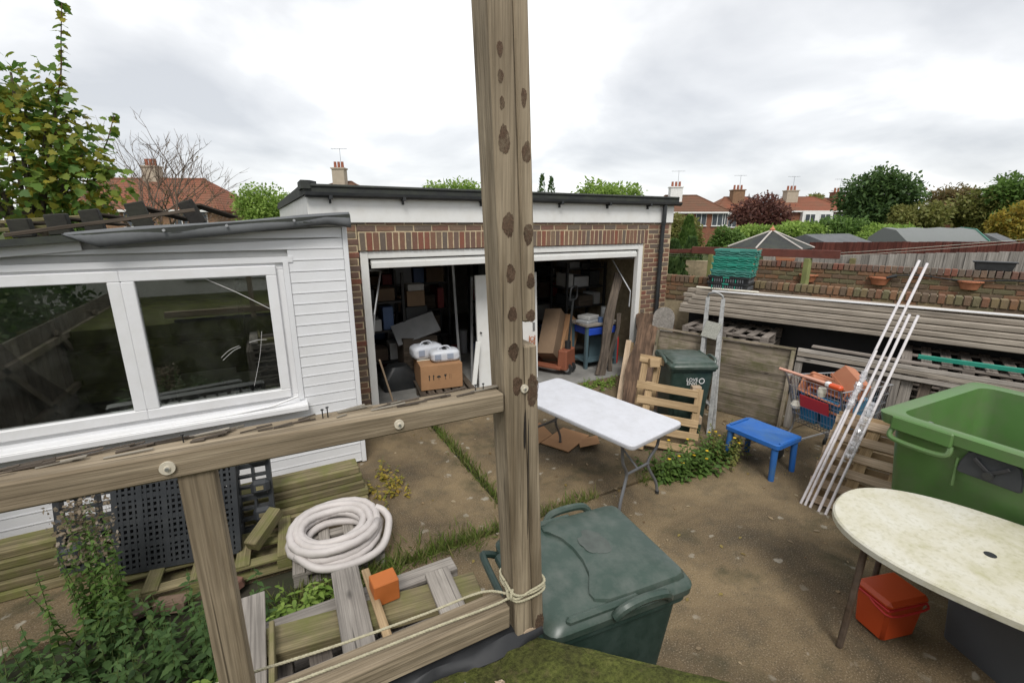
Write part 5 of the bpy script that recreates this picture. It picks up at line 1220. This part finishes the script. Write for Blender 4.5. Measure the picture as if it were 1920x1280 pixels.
def crown_pts(rg, lumps, n, shell=.5):
    """points in a union of ellipsoids (cx,cy,cz,rx,ry,rz), denser near the surface; returns points and outward directions"""
    L_ = np.array(lumps, float); w = L_[:, 3]*L_[:, 4]*L_[:, 5]; w = w**.75; k = rg.choice(len(L_), n, p=w/w.sum()); d = rdir(rg, n)
    r = (shell+(1-shell)*rg.random(n))**.8; r *= 1+np.abs(rg.normal(size=n))*.14-.04
    return L_[k, :3]+d*r[:, None]*L_[k, 3:6], d
GREENS = {'mid': [(.03, .06, .012), (.055, .095, .02), (.08, .13, .03), (.04, .075, .018)], 'dark': [(.022, .045, .015), (.04, .07, .024), (.06, .10, .03), (.04, .065, .02)], 'light': [(.07, .12, .02), (.12, .18, .035), (.16, .22, .05), (.09, .14, .03)],
          'olive': [(.07, .08, .02), (.11, .11, .03), (.09, .10, .03), (.13, .12, .04)], 'purple': [(.045, .018, .016), (.08, .035, .028), (.06, .028, .022), (.10, .05, .035)], 'yellow': [(.16, .13, .02), (.22, .16, .03), (.11, .12, .025), (.19, .12, .02)], 'maple': [(.07, .15, .03), (.11, .20, .035), (.16, .25, .04), (.26, .28, .04), (.34, .28, .035), (.10, .19, .03)], 'nettle': [(.05, .10, .03), (.08, .15, .045), (.12, .20, .065), (.06, .12, .035), (.10, .15, .04)], 'bronze': [(.10, .065, .03), (.075, .07, .03), (.13, .085, .04), (.06, .07, .025)]}
LM = {k: leafmat('leaf_'+k, [mul(c, 1.0 if k in ('maple', 'nettle') else 2.0) for c in v], .45) for k, v in GREENS.items()}
BARK = plain('bark', (.085, .07, .05), .95, var=.35, scale=9, bump=.6)
def fwd(px, f, z=0):
    """a place f metres ahead of the viewing platform at a given bearing"""
    l = (px-960)/889*f; return V((f*.4772+l*.8788, f*.8788-l*.4772, z))
def zz(py, f): return 2.45+(418-py)/889*f
def tree(name, label, cat, base, lumps, n, size, kind, seed, trunk=.12, group=None, shape=OVATE, shell=.45, limbs=6):
    """lumps relative to base"""
    rg = np.random.default_rng(seed); t = thing(name, label, cat, base, group=group)
    P, d = crown_pts(rg, lumps, n, shell); D = d*.6+rdir(rg, n)*.8+np.array([0, 0, -.15]); U = rdir(rg, n)*.7+np.array([0, 0, .9])
    link('crown', leaves_mesh('crown', P, D, U, shape, size*(.6+.8*rg.random(n)), LM[kind]), None, t)
    if trunk:
        b = MB(); L_ = sorted(lumps, key=lambda q: -q[3]*q[5])[:limbs]; c = np.mean(np.array(lumps)[:, :3], axis=0); fork = V((c[0]*.5, c[1]*.5, c[2]*.45))
        b.tube(catm([(0, 0, -.2), fork*.5+V((.03, 0, 0)), fork], 4), [trunk*(1-.05*i) for i in range(9)], 8)
        for q in L_:
            e_ = V(q[:3])+V((0, 0, q[5]*.5)); m_ = fork.lerp(e_, .5)+V((0, 0, -.1*e_.z*.2)); P_ = catm([fork, m_, e_], 4); b.tube(P_, [trunk*.55*(1-.09*i) for i in range(len(P_))], 6)
        b.obj('trunk', BARK, t, smooth='all')
    return t
def lumpy(rg, cx, cz, rx, rz, n=8, ry=None, flat=.6):
    """a bushy cluster of ellipsoids about (0,0,cz)"""
    ry = ry or rx; out = [(cx, 0, cz, rx*.72, ry*.72, rz*.75)]
    for k in range(n):
        a = rg.uniform(0, 6.28); u = rg.uniform(-.75, .85); r = math.sqrt(max(.1, 1-u*u)); q = rg.uniform(.28, .45)
        out.append((cx+rx*.68*r*math.cos(a), ry*.68*r*math.sin(a), cz+rz*.66*u, rx*q, ry*q, rz*q))
    return out
# ---------------------------------------------------------------- near maple on the left
mp = thing('maple_tree', 'tall leafy maple turning yellow, rising behind the shed', 'tree', (-2.55, 8.7, 0))
rg = np.random.default_rng(5)
ml = [(.55, -.1, 3.0, .55, .5, .5), (.45, -.1, 3.75, .45, .4, .35), (.1, -.1, 4.15, .5, .4, .3), (-.1, 0, 3.15, .75, .8, .65), (.30, -.1, 3.45, .5, .55, .45), (-.6, 0, 3.9, .75, .7, .5), (.12, .1, 3.9, .42, .4, .38), (-.5, .1, 2.7, .8, .7, .55), (.45, 0, 2.85, .42, .5, .4), (-1.3, .2, 3.4, .8, .8, .9), (-1.1, 0, 4.4, .6, .6, .5), (.62, -.1, 3.25, .28, .3, .25)]
P, d = crown_pts(rg, ml, 3500, .35); D = d*.5+rdir(rg, len(P))*.7+np.array([0, 0, -.35]); U = rdir(rg, len(P))*.55+np.array([0, -.25, .8])
o = link('crown', leaves_mesh('crown', P, D, U, MAPLE, .105*(.6+.7*rg.random(len(P))), LM['maple']), None, mp); o['kind'] = 'stuff'
b = MB(); b.tube(catm([(0, 0, 0), (-.1, 0, 1.4), (-.15, .02, 2.6)], 5), [.11-.004*i for i in range(11)], 9)
for q in ml: P_ = catm([(-.12, .02, 2.0), ((q[0]-.1)*.5, q[1]*.5, 2.5+(q[2]-2.5)*.4), (q[0], q[1], q[2]+q[5]*.4)], 5); b.tube(P_, [.045*(1-.07*i) for i in range(len(P_))], 6)
b.obj('trunk', BARK, mp, smooth='all')
lm_ = leaves_mesh('leaf', np.zeros((1, 3)), np.array([[1., 0, 0]]), np.array([[0, 0, 1.]]), MAPLE, [.12], LM['maple'])
shoots = [[(.45, -.1, 3.9), (.58, -.12, 4.3), (.66, -.1, 4.75), (.74, -.1, 5.15)], [(-.35, 0, 4.1), (-.28, 0, 4.4), (-.22, 0, 4.75)], [(.7, -.1, 3.2), (.9, -.12, 3.5), (1.05, -.1, 3.9)], [(-.7, 0, 4.3), (-.75, 0, 4.8), (-.8, 0, 5.2)], [(.5, 0, 2.9), (.7, 0, 3.05), (.86, 0, 3.2)], [(.3, -.1, 3.5), (.5, -.12, 3.7), (.62, -.1, 3.9)]]
rr = random.Random(6)
for sh_ in shoots:
    c = catm(sh_, 6); MB().tube(c, [.012*(1-.7*i/len(c)) for i in range(len(c))], 5).obj('shoot', plain('red_twig', (.13, .07, .045), .8), mp)
    for i, p in enumerate(c):
        for s_ in ((-1, 1) if i > 2 else (1,)):
            a = rr.uniform(0, 6.28); o = bpy.data.objects.new('leaf', lm_); COL.objects.link(o); o.parent = mp; k = rr.uniform(.6, 1.15)
            o.matrix_basis = MX.Translation(p) @ Euler((rr.uniform(-.5, .5), rr.uniform(.1, .9), a)).to_matrix().to_4x4() @ MX.Diagonal((k, k, k, 1))
# ---------------------------------------------------------------- bare tree
def bare(base, H, seed):
    t = thing('bare_tree', 'leafless twiggy tree in front of the left house', 'tree', base); b = MB(); rr = random.Random(seed)
    def grow(p, d, L_, r, lev):
        q = p; pts = [p]; dd = d.copy()
        for k in range(4):
            dd = (dd+V((rr.uniform(-1, 1), rr.uniform(-1, 1), rr.uniform(-.5, .8)))*.16).normalized(); q = q+dd*(L_/4); pts.append(q)
        b.tube(pts, [max(r, .007)*(1-.13*i) for i in range(5)], 5 if lev < 2 else 3, cap=False)
        if lev >= 6: return
        for k in range(3 if lev < 4 else 2):
            j = rr.choice((2, 3, 4)); nd = (dd+V((rr.uniform(-1, 1), rr.uniform(-1, 1), rr.uniform(-.35, .6)))*(.75 if lev else .95)).normalized(); grow(pts[j], nd, L_*rr.uniform(.58, .8), r*.58, lev+1)
    for k in range(5): grow(V((0, 0, .6)), V((rr.uniform(-1, 1)*.9, rr.uniform(-.6, .6), 1)).normalized(), H*.36, .075, 1)
    b.tube([(0, 0, -.3), (0, 0, .7)], [.13, .11], 7); b.obj('branches', plain('twig_bark', (.16, .115, .085), .9, var=.3), t, smooth='all')
    rg2 = np.random.default_rng(3); P, d = crown_pts(rg2, [(0, 0, H*.45, H*.42, H*.42, H*.36)], 500, .2); link('last_leaves', leaves_mesh('lv', P, rdir(rg2, 500), rdir(rg2, 500), OVATE, .09*(.5+rg2.random(500)), LM['bronze']), None, t)
bare(fwd(292, 19, .3), 6.2, 4)
# ---------------------------------------------------------------- background trees and shrubs
spec = [  # name, label, px, fwd, py_top, py_bottom, half width px, leaf kind, leaf n, size, lumps
 ('broad_tree', 'large dark green tree right of the brick houses', 1640, 30, 316, 450, 72, 'dark', 6000, .32, 16),
 ('purple_tree', 'purple-leaved tree in front of the brick houses', 1424, 36, 357, 447, 54, 'purple', 3000, .34, 13),
 ('thin_tree', 'thin autumn tree far behind the tarpaulin tunnel', 1770, 46, 342, 410, 38, 'bronze', 2200, .36, 12),
 ('tall_tree', 'tall green tree at the right edge of the view', 1905, 26, 325, 450, 62, 'mid', 5200, .28, 14),
 ('sloping_tree', 'rounded olive tree beside the red hipped roof', 1842, 27, 348, 450, 50, 'olive', 4000, .28, 12),
 ('yellow_shrub', 'yellow autumn shrub at the far right edge', 1912, 17, 372, 462, 45, 'yellow', 3600, .16, 10),
 ('olive_shrub', 'broad olive shrub left of the red hipped roof', 1722, 27, 376, 452, 52, 'olive', 3800, .26, 12),
 ('green_shrub', 'bushy green shrub below the large dark tree', 1580, 24, 405, 462, 52, 'mid', 3200, .22, 10),
 ('low_shrub', 'low yellow-green shrub behind the grey shed roofs', 1672, 22, 418, 462, 60, 'light', 2800, .2, 10),
 ('garden_shrub', 'leafy garden shrub in front of the white bay window', 1500, 22, 412, 462, 46, 'light', 2600, .2, 10),
 ('round_bush', 'dark rounded bush behind the crates', 1365, 14, 424, 486, 38, 'mid', 3000, .12, 10),
 ('grey_bush', 'grey-green bush beside the garage corner', 1277, 14, 398, 480, 40, 'olive', 3000, .12, 10),
 ('back_shrub', 'pale green shrub between the conifer and the houses', 1430, 24, 420, 466, 60, 'light', 2600, .2, 10),
 ('hedge_tree', 'light green tree behind the garage roof, right of the post', 1140, 17, 338, 430, 72, 'light', 3400, .17, 12),
 ('roof_shrub', 'light green sprouting shrub behind the garage roof, left of the post', 850, 17, 334, 430, 62, 'light', 3000, .17, 12),
 ('ivy_tree', 'bright green leafy tree between the shed and the garage', 505, 13, 346, 470, 62, 'light', 5200, .11, 14),
 ('hedge', 'dark tangled hedge below the maple', 118, 12, 352, 470, 62, 'mid', 4600, .10, 12),
 ('far_tree', 'rounded tree far behind the brick houses', 1520, 95, 362, 410, 24, 'olive', 1400, .8, 8),
 ('dark_bush', 'small dark green bush beside the hedge and bare tree', 148, 14, 372, 470, 24, 'dark', 2200, .10, 8)]
for i, (nm, lab, px, f, y0, y1, hw, kind, n, size, nl) in enumerate(spec):
    z1, z0 = zz(y0, f), max(zz(y1, f), .2); r = hw/889*f; rg = np.random.default_rng(100+i); rr = random.Random(100+i)
    tree(nm, lab, 'tree' if 'tree' in nm else 'shrub', fwd(px, f), lumpy(rr, 0, (z0+z1)/2, r, (z1-z0)/2, nl+4), int(n*1.9), size*.72, kind, 200+i, .03*r+.04, shell=.3)
def conifer(name, label, base, H, r, n, kind, seed):
    rg = np.random.default_rng(seed); t = thing(name, label, 'tree', base); h = rg.random(n)**.8; a = rg.random(n)*6.283; q = r*(1-h**1.6)*(.55+.45*rg.random(n))+.02
    P = np.stack([q*np.cos(a), q*np.sin(a), .1+h*H], 1); D = np.stack([np.cos(a)*.4, np.sin(a)*.4, np.ones(n)], 1)+rdir(rg, n)*.35; U = np.stack([np.cos(a), np.sin(a), np.zeros(n)], 1)+rdir(rg, n)*.3
    link('crown', leaves_mesh('crown', P, D, U, OVATE, .10*(.6+.8*rg.random(n)), LM[kind]), None, t); MB().cyl((0, 0, -.1), (0, 0, H*.9), .05, .01, 6).obj('trunk', BARK, t)
conifer('conifer', 'bright green conifer just beyond the garage corner', fwd(1292, 10.8), zz(420, 10.8), .55, 4200, 'mid', 61)
conifer('cypress_hedge', 'dark conifer hedge behind the crates and green post', fwd(1300, 9.6), zz(470, 9.6)+.1, .6, 4200, 'dark', 62)
conifer('cypress', 'dark cypress between the garage and the first green post', fwd(1268, 9.3), zz(475, 9.3)+.1, .5, 3000, 'dark', 63)
for k, (px, h) in enumerate(((1015, 338), (1032, 342))): conifer('feathery_conifer', ['left feathery conifer tip behind the garage roof beside the post', 'right feathery conifer tip behind the garage roof beside the post'][k], fwd(px, 20), zz(h, 20), .7, 900, 'dark', 70+k)
rg = np.random.default_rng(77); hd = thing('boundary_hedge', 'tall dark hedge behind the left boundary fence', 'hedge', (-3.2, 1.0, 0))
P, d = crown_pts(rg, [(0, -2.2+k*.9, 1.5, .6, .75, 1.5) for k in range(6)], 5200, .4); link('crown', leaves_mesh('crown', P, rdir(rg, len(P)), rdir(rg, len(P)), OVATE, .12*(.6+.8*rg.random(len(P))), LM['dark']), None, hd)
MB().cyl((0, 0, -.1), (0, 0, 2.4), .06, .02, 7).obj('trunk', BARK, hd)
# ---------------------------------------------------------------- nettles, weeds, grass
def stems(name, label, cat, area, n, hmin, hmax, leaf, kind, seed, gap=.05, shape=NETTLE, kind_='stuff', lean=.12, flowers=None, parent_thing=False, droop=-.35):
    rg = np.random.default_rng(seed); b = MB(); P = []; D = []; U = []; S = []; F = []
    for k in range(n):
        x, y = area(rg); H = rg.uniform(hmin, hmax); d = np.array([rg.normal()*lean, rg.normal()*lean, 1.0]); tipp = np.array([x, y, 0])+d*H
        b.cyl((x, y, 0), tuple(tipp), .0035, .0015, 4, cap=False); z = .10*H; a = rg.uniform(0, 6.28)
        while z < H:
            u = z/H; p = np.array([x, y, 0])+d*z; s = leaf*(1.15-.65*u)*rg.uniform(.7, 1.2)
            for q in (0, math.pi):
                dd = np.array([math.cos(a+q), math.sin(a+q), rg.uniform(droop-.2, droop+.45)]); P.append(p); D.append(dd); U.append(np.array([rg.normal()*.25, rg.normal()*.25, 1])); S.append(s)
            a += 1.57+rg.normal()*.25; z += gap*rg.uniform(.7, 1.3)
        if flowers and rg.random() < flowers: F.append(tipp)
    t = thing(name, label, cat) if parent_thing else None
    lo = link(name if not t else 'foliage', leaves_mesh(name, np.array(P), np.array(D), np.array(U), shape, np.array(S), LM[kind]), None, t)
    st_ = b.obj('stems', plain('green_stem', (.09, .12, .035), .7), t or lo)
    if not t: tag(lo, label, cat, kind=kind_)
    if flowers and F:
        for p in F: MB().lathe([(.0, 0), (.014, .004), (.016, .008), (.0, .012)], 8, cap=False).obj('flower', plain('yellow_flower', (.65, .42, .02), .6), t or lo, loc=tuple(p))
    return t or lo
def ar1(rg):
    while True:
        x, y = rg.uniform(-1.75, -.22), rg.uniform(1.75, 3.28)
        if not (x > -.75 and y < 2.45) and y < 3.05-.25*max(0, x+.9): return x, y
stems('nettles', 'dense bed of green stinging nettles at lower left', 'nettles', ar1, 260, .12, .5, .085, 'nettle', 1, .05)
stems('nettles_by_pallet', 'low green weeds between the two pallets and the broken one', 'weeds', lambda rg: (rg.uniform(-.45, .22), rg.uniform(2.2, 2.88)), 70, .08, .26, .085, 'light', 2, .04, lean=.3)
tw_ = stems('tall_weed', 'tall straggly weed gone to seed by the black pallets', 'weed', lambda rg: (-1.10+rg.normal()*.07, 3.22+rg.normal()*.06), 24, .5, .9, .055, 'mid', 3, .03, parent_thing=True, lean=.10)
stems('flowering_weeds', 'clump of weeds with yellow flowers beside the folding table', 'weeds', lambda rg: (rg.uniform(3.15, 4.15), 2.86+rg.normal()*.10), 90, .08, .30, .075, 'mid', 4, .03, shape=OVATE, lean=.35, flowers=.10)
stems('weeds_by_table', 'low weeds under the blue table edge', 'weeds', lambda rg: (4.12+rg.normal()*.08, 2.85+rg.normal()*.12), 26, .12, .38, .06, 'olive', 5, .03, shape=OVATE, lean=.25, flowers=.2)
stems('weeds_by_shed', 'reddish weed trailing from the pile end by the shed', 'weeds', lambda rg: (.82+rg.normal()*.08, 3.98+rg.normal()*.16), 26, .05, .16, .06, 'yellow', 6, .03, shape=OVATE, lean=.6)
stems('weeds_at_door', 'low green weeds on the garage threshold', 'weeds', lambda rg: (4.45+rg.normal()*.22, 5.28+rg.normal()*.10), 50, .04, .14, .055, 'light', 7, .02, shape=OVATE, lean=.6)
rg = np.random.default_rng(41); n = 700; q = rg.random(n); a = rg.random(n)*6.28; P = np.stack([-1.08+.15*q*np.cos(a), 3.22+.10*q*np.sin(a), .5+.42*rg.random(n)], 1)
link('seed_heads', leaves_mesh('seed', P, rdir(rg, n), rdir(rg, n), OVATE, .025*(.6+.8*rg.random(n)), leafmat('seed_fluff', [(.30, .24, .17), (.22, .17, .11), (.36, .31, .25)])), None, tw_)['kind'] = 'stuff'
rg = np.random.default_rng(43); n = 150; P = np.stack([rg.uniform(.7, 5.2, n), rg.uniform(1.2, 5.3, n), np.full(n, .006)], 1); D = np.stack([rg.normal(size=n), rg.normal(size=n), rg.normal(size=n)*.1], 1); U = rdir(rg, n)*.25+np.array([0, 0, 1])
tag(link('fallen_leaves', leaves_mesh('fl', P, D, U, OVATE, .022+.03*rg.random(n), leafmat('fallen_leaf', [(.30, .2, .1), (.4, .33, .22), (.16, .1, .05), (.33, .26, .08)])), None), 'small dry leaves scattered over the concrete yard', 'leaves', kind='stuff')
def grass(name, label, areas, seed):
    rg = np.random.default_rng(seed); Pl = []; 
    for (f, n) in areas: Pl += [f(rg) for _ in range(n)]
    n = len(Pl); P = np.zeros((n, 3)); P[:, :2] = np.array(Pl); P[:, 2] = -.02
    D = np.stack([rg.normal(size=n)*.5, rg.normal(size=n)*.5, np.ones(n)], 1); U = rdir(rg, n)
    blade = [(0, .035, 0), (.5, .03, .05), (1, 0, .22), (.5, -.03, .05), (0, -.035, 0)]
    o = link(name, leaves_mesh(name, P, D, U, blade, .04+.12*rg.random(n)**2, leafmat('grass_blade', [(.07, .12, .02), (.12, .18, .03), (.17, .22, .05), (.22, .20, .08), (.08, .13, .025)])), None); tag(o, label, 'grass', kind='stuff')
grass('joint_grass', 'tufts of green grass growing in the yard joints', [
    (lambda rg: (1.665+rg.normal()*.03, rg.uniform(2.98, 5.3)), 1100), (lambda rg: (rg.uniform(-.1, 1.75), 2.93+rg.normal()*.035), 1500), (lambda rg: (rg.uniform(.3, 1.3), 2.96+rg.normal()*.09), 700), (lambda rg: (rg.uniform(1.7, 2.5), 2.94+rg.normal()*.03), 500),
    (lambda rg: (rg.uniform(.8, 1.35), 5.42+rg.normal()*.08), 700), (lambda rg: (rg.uniform(-.4, .6), 2.85+rg.normal()*.10), 900), (lambda rg: (rg.uniform(3.0, 4.4), 2.93+rg.normal()*.05), 700)], 9)
# ================================================================ houses
def tilemat(name, c, d):
    n = NT(name); tc_ = n.n('ShaderNodeTexCoord'); v = tc_.outputs['Object']; w = n.n('ShaderNodeTexWave'); w.bands_direction = 'Z'; w.inputs['Scale'].default_value = 1.6; w.inputs['Distortion'].default_value = .3; n.l(v, w.inputs['Vector'])
    a = n.noise(v, .6, 6, .65); b = n.noise(v, 5, 5, .6); col = n.mix(n.ramp(a, [(.38, 0.0), (.7, .8)]), c, d); col = n.mix(n.ramp(b, [(.45, 0.0), (.75, .5)]), col, mul(d, .7)); col = n.mix(n.ramp(w.outputs['Fac'], [(.1, .55), (.4, 0.0)]), col, mul(c, .4))
    n.bump(w.outputs['Fac'], .6, .05); return n.fin(col, .9, 0, .2)
TILE = tilemat('roof_tile', (.24, .085, .05), (.15, .095, .06))
TILE2 = tilemat('roof_tile_brown', (.17, .08, .05), (.11, .085, .055))
HBR = plain('house_brick', (.21, .085, .05), .9, var=.3, scale=5, dirt=(.15, .09, .06))
HBR2 = plain('house_brick_buff', (.22, .13, .075), .9, var=.3, scale=5, dirt=(.15, .09, .06))
GLZ = plain('dark_glazing', (.06, .07, .08), .15, var=.3, scale=2)
POT = plain('chimney_pot', (.28, .10, .06), .8)
def house(label, px, f, w, d, eave, ridge, base, mat, tile, rot, wins=(), chim=None, hip=.5, group='brick houses beyond the gardens'):
    """eave/ridge heights in metres, wins = [(x, z, w, h)] on the face towards the viewer"""
    p = fwd(px, f); t = thing('brick_house', label, 'house', (p.x, p.y, base), (0, 0, rad(-28.5+rot)), group)
    eave -= base; ridge -= base
    MB().box((0, 0, eave/2), (w, d, eave)).obj('wall', mat, t)
    o_ = .35; hw, hd = w/2+o_, d/2+o_; rx = max(.2, hw-hd*hip*1.4); z0 = eave-.05
    b = MB(); b._add([(-hw, -hd, z0), (hw, -hd, z0), (hw, hd, z0), (-hw, hd, z0), (-rx, 0, ridge), (rx, 0, ridge), (-hw, -hd, z0-.15), (hw, -hd, z0-.15), (hw, hd, z0-.15), (-hw, hd, z0-.15)], [(0, 1, 5, 4), (1, 2, 5), (2, 3, 4, 5), (3, 0, 4), (6, 7, 1, 0), (7, 8, 2, 1), (8, 9, 3, 2), (9, 6, 0, 3), (9, 8, 7, 6)])
    ro = b.obj('roof', tile, t)
    rt = MB()
    for a_, b_ in (((-rx, 0, ridge), (rx, 0, ridge)), ((-rx, 0, ridge), (-hw, -hd, z0)), ((rx, 0, ridge), (hw, -hd, z0))): rt.cyl(a_, b_, .09, n=6)
    rt.obj('ridge_tile', tile, ro)
    MB().box((0, -hd-.02, z0-.06), (2*hw, .06, .16)).obj('fascia', WHITEP, ro)
    for (x, z, ww, hh) in wins:
        wo = MB().box((x, -d/2-.02, z-base), (ww, .08, hh)).obj('window', WHITEP, t)
        k = 2 if ww < 1.5 else 3
        for q in range(k): MB().box((x-ww/2+ww*(q+.5)/k, -d/2-.065, z-base), (ww/k-.07, .02, hh-.1)).obj('pane', GLZ, wo)
        MB().box((x, -d/2-.09, z-base-hh/2-.03), (ww+.16, .14, .06)).obj('sill', WHITEP, wo)
    if chim:
        x, y, cw, zt, m_ = chim; cz0 = ridge*.8
        c = MB().box((x, y, (cz0+zt-base)/2), (cw, cw*.8, zt-base-cz0)); c.box((x, y, zt-base-.05), (cw+.16, cw*.8+.16, .12)); co = c.obj('chimney', m_, ro)
        for q in (-.3, 0, .3): MB().cyl((x+q*cw, y, zt-base), (x+q*cw, y, zt-base+.55), .14, .12, 8).obj('chimney_pot', POT, co)
        am = MB().cyl((x+.2, y, zt-base), (x+.2, y, zt-base+1.7), .018, n=4)
        am.cyl((x-.6, y, zt-base+1.65), (x+.9, y, zt-base+1.65), .014, n=4)
        for q in range(5): am.cyl((x-.5+q*.3, y-.3, zt-base+1.65), (x-.5+q*.3, y+.3, zt-base+1.65), .01, n=3)
        am.obj('aerial', GREYM, co)
    return t
REND = plain('chimney_render', (.42, .36, .28), .9, var=.15, dirt=(.25, .2, .15))
house('wide hipped red-roofed house behind the bare tree', 308, 40, 13.2, 8, zz(396, 40), zz(340, 40), -2.2, HBR2, TILE, 3, ((-5.4, 2.75, .9, 1.5), (-4.6+.1+.5, 2.7, 1.3, 1.4), (.4, 2.8, 1.2, 1.3), (4.0, 2.8, 1.2, 1.3), (5.4, 2.8, 1.0, 1.3)), (-.2, 0, 1.1, zz(318, 40), REND), .5, None)
house('yellow-tiled roof and rendered chimney peeping over the garage roof', 655, 46, 5.2, 5, zz(366, 46), zz(345, 46), -2, HBR2, TILE2, 0, (), (-.1, -1.2, 1.1, zz(324, 46), REND), .6, None)
WCH = plain('white_chimney', (.7, .7, .68), .7)
house('brown-roofed brick house nearest the garage corner', 1272, 55, 8.2, 7, zz(399, 55), zz(369, 55), -2, HBR, TILE2, -4, ((1.4, 2.9, 1.1, 1.5), (3.1, 2.9, 1.1, 1.5), (4.0-.1, 2.9, .5, 1.4)), (-.9, -1, 1.3, zz(355, 55), WCH))
house('orange-roofed brick house with pale chimney, second from the garage', 1374, 60, 7.6, 7, zz(401, 60), zz(372, 60), -2, HBR, TILE, -2, ((-1.6, 2.7, 1.0, 1.5), (-.2, 2.7, 1.0, 1.5)), (-.3, -1, 1.4, zz(360, 60), HBR2))
wb = house('red-roofed house with a white first-floor bay, third from the garage', 1490, 62, 8.6, 7, zz(397, 62), zz(372, 62), -2, HBR, TILE, -2, ((3.2, 2.7, 1.5, 1.6),), (-1.6, -1, 1.4, zz(361, 62), REND))
MB().box((.4, -3.7, 2.75+2), (3.6, .7, 2.2)).obj('bay', WHITEP, wb)
for x in (-.5, 1.3): wo = MB().box((x, -4.07, 2.95+2), (1.3, .06, 1.2)).obj('bay_window', WHITEP, wb); MB().box((x-.3, -4.11, 2.95+2), (.5, .02, 1.0)).obj('pane', GLZ, wo); MB().box((x+.3, -4.11, 2.95+2), (.5, .02, 1.0)).obj('pane', GLZ, wo)
MB().box((1.0, -5.0, 1.2+2), (5, 2.4, .15), M=MX.Rotation(rad(14), 4, 'X')).obj('lean_to_roof', FELT, wb)
house('red-roofed brick house half hidden by the large dark tree', 1558, 66, 7.5, 7, zz(400, 66), zz(374, 66), -2, HBR, TILE, -2, ((-.6, 2.6, .9, 1.5), (1.2, 2.6, .9, 1.5)), (-.4, -1, 1.4, zz(364, 66), HBR))
house('low red hipped roof between the olive shrubs', 1792, 44, 6.5, 6, zz(412, 44), zz(386, 44), -2, HBR, TILE, 6, (), None, .4)
# ================================================================ allotment sheds, gazebo, tarpaulin tunnel
gz = thing('gazebo', 'dark hexagonal gazebo roof with pale ribs behind the washing line beam', 'gazebo', fwd(1450, 10.6))
za, zb = zz(432, 10.6), zz(463, 10.6); b = MB(); hx = [(.88*math.cos(rad(60*k+15)), .88*math.sin(rad(60*k+15))) for k in range(6)]
for k in range(6): b.poly([(hx[k][0], hx[k][1], zb), (hx[(k+1) % 6][0], hx[(k+1) % 6][1], zb), (0, 0, za)])
b.obj('roof', FELTD, gz)
for x, y in hx: MB().cyl((x, y, zb+.012), (0, 0, za+.012), .017, n=5).obj('hip_rib', GREYM if False else plain('pale_rib', (.5, .46, .42), .7), gz); MB().cyl((x*.9, y*.9, 0), (x*.9, y*.9, zb), .05, n=6).obj('post', WOODDARK, gz)
MB().lathe([(.05, 0), (.06, .04), (.02, .08), (.0, .14)], 10).obj('finial', TERRA, gz, loc=(0, 0, za-.01))
def gshed(label, px, f, y_r, y_e, w, d, rot, rmat, wmat):
    t = thing('garden_shed', label, 'shed', fwd(px, f), (0, 0, rad(-28.5+rot)), 'allotment sheds'); e, r = zz(y_e, f), zz(y_r, f)
    MB().box((0, 0, e/2), (w, d, e)).obj('wall', wmat, t); b = MB(); ov_ = .12
    b._add([(-w/2-ov_, -d/2-ov_, e-.05), (w/2+ov_, -d/2-ov_, e-.05), (w/2+ov_, 0, r), (-w/2-ov_, 0, r), (-w/2-ov_, d/2+ov_, e-.05), (w/2+ov_, d/2+ov_, e-.05)], [(0, 1, 2, 3), (3, 2, 5, 4), (0, 3, 4), (1, 5, 2), (0, 4, 5, 1)]); b.obj('roof', rmat, t); return t
gshed('grey felt-roofed garden shed with brown gable behind the brown fence', 1555, 13, 438, 456, 1.7, 1.6, 25, FELT, WOODDARK)
gshed('small dark-roofed shed right of the tarpaulin tunnel', 1862, 15.5, 437, 454, .9, 1.2, 30, FELT, plain('teal_shed', (.06, .2, .2), .7))
tt = thing('tarpaulin_tunnel', 'long grey tarpaulin-covered tunnel with a green end', 'tunnel', fwd(1745, 14), (0, 0, rad(-28.5+12)))
h = zz(427, 14); pf = [(-.9, 0), (-.88, h*.55), (-.6, h*.84), (-.2, h*.98), (.2, h), (.6, h*.88), (.88, h*.6), (.9, 0)]
b = MB(); b.loft([[(x+.02*math.sin(i*2+p[0]*4), p[0], p[1]+.015*math.sin(i*1.7+p[0]*3)) for p in pf] for i, x in enumerate(np.linspace(-1.45, 1.45, 12))]); b.obj('tarpaulin', plain('tarpaulin_grey', (.17, .18, .175), .6, var=.12, scale=3, bump=.2, dirt=(.12, .13, .12)), tt, smooth=True)
b = MB(); b.loft([[(x, p[0]*1.02, p[1]*1.01) for p in pf] for x in (1.46, 1.50)]); b.obj('end_panel', plain('green_sheet', (.08, .22, .17), .6, var=.2), tt)
tag(MB().lathe([(.62, 0), (.5, .06), (.2, .11), (0, .12)], 20).obj('lime_cover', plain('lime_green', (.35, .55, .08), .5), loc=tuple(fwd(1642, 12.2, zz(463, 12.2)))), 'lime green cover showing over the brown fence', 'cover')
lc = bpy.data.objects['lime_cover']; lc.data.transform(MX.Translation((0, 0, 0)))
tag(MB().box((0, 0, .9), (.9, .6, 1.8)).obj('water_butt_stand', WOODDARK, loc=tuple(fwd(1642, 12.2, 0))), 'dark store under the lime green cover', 'store')
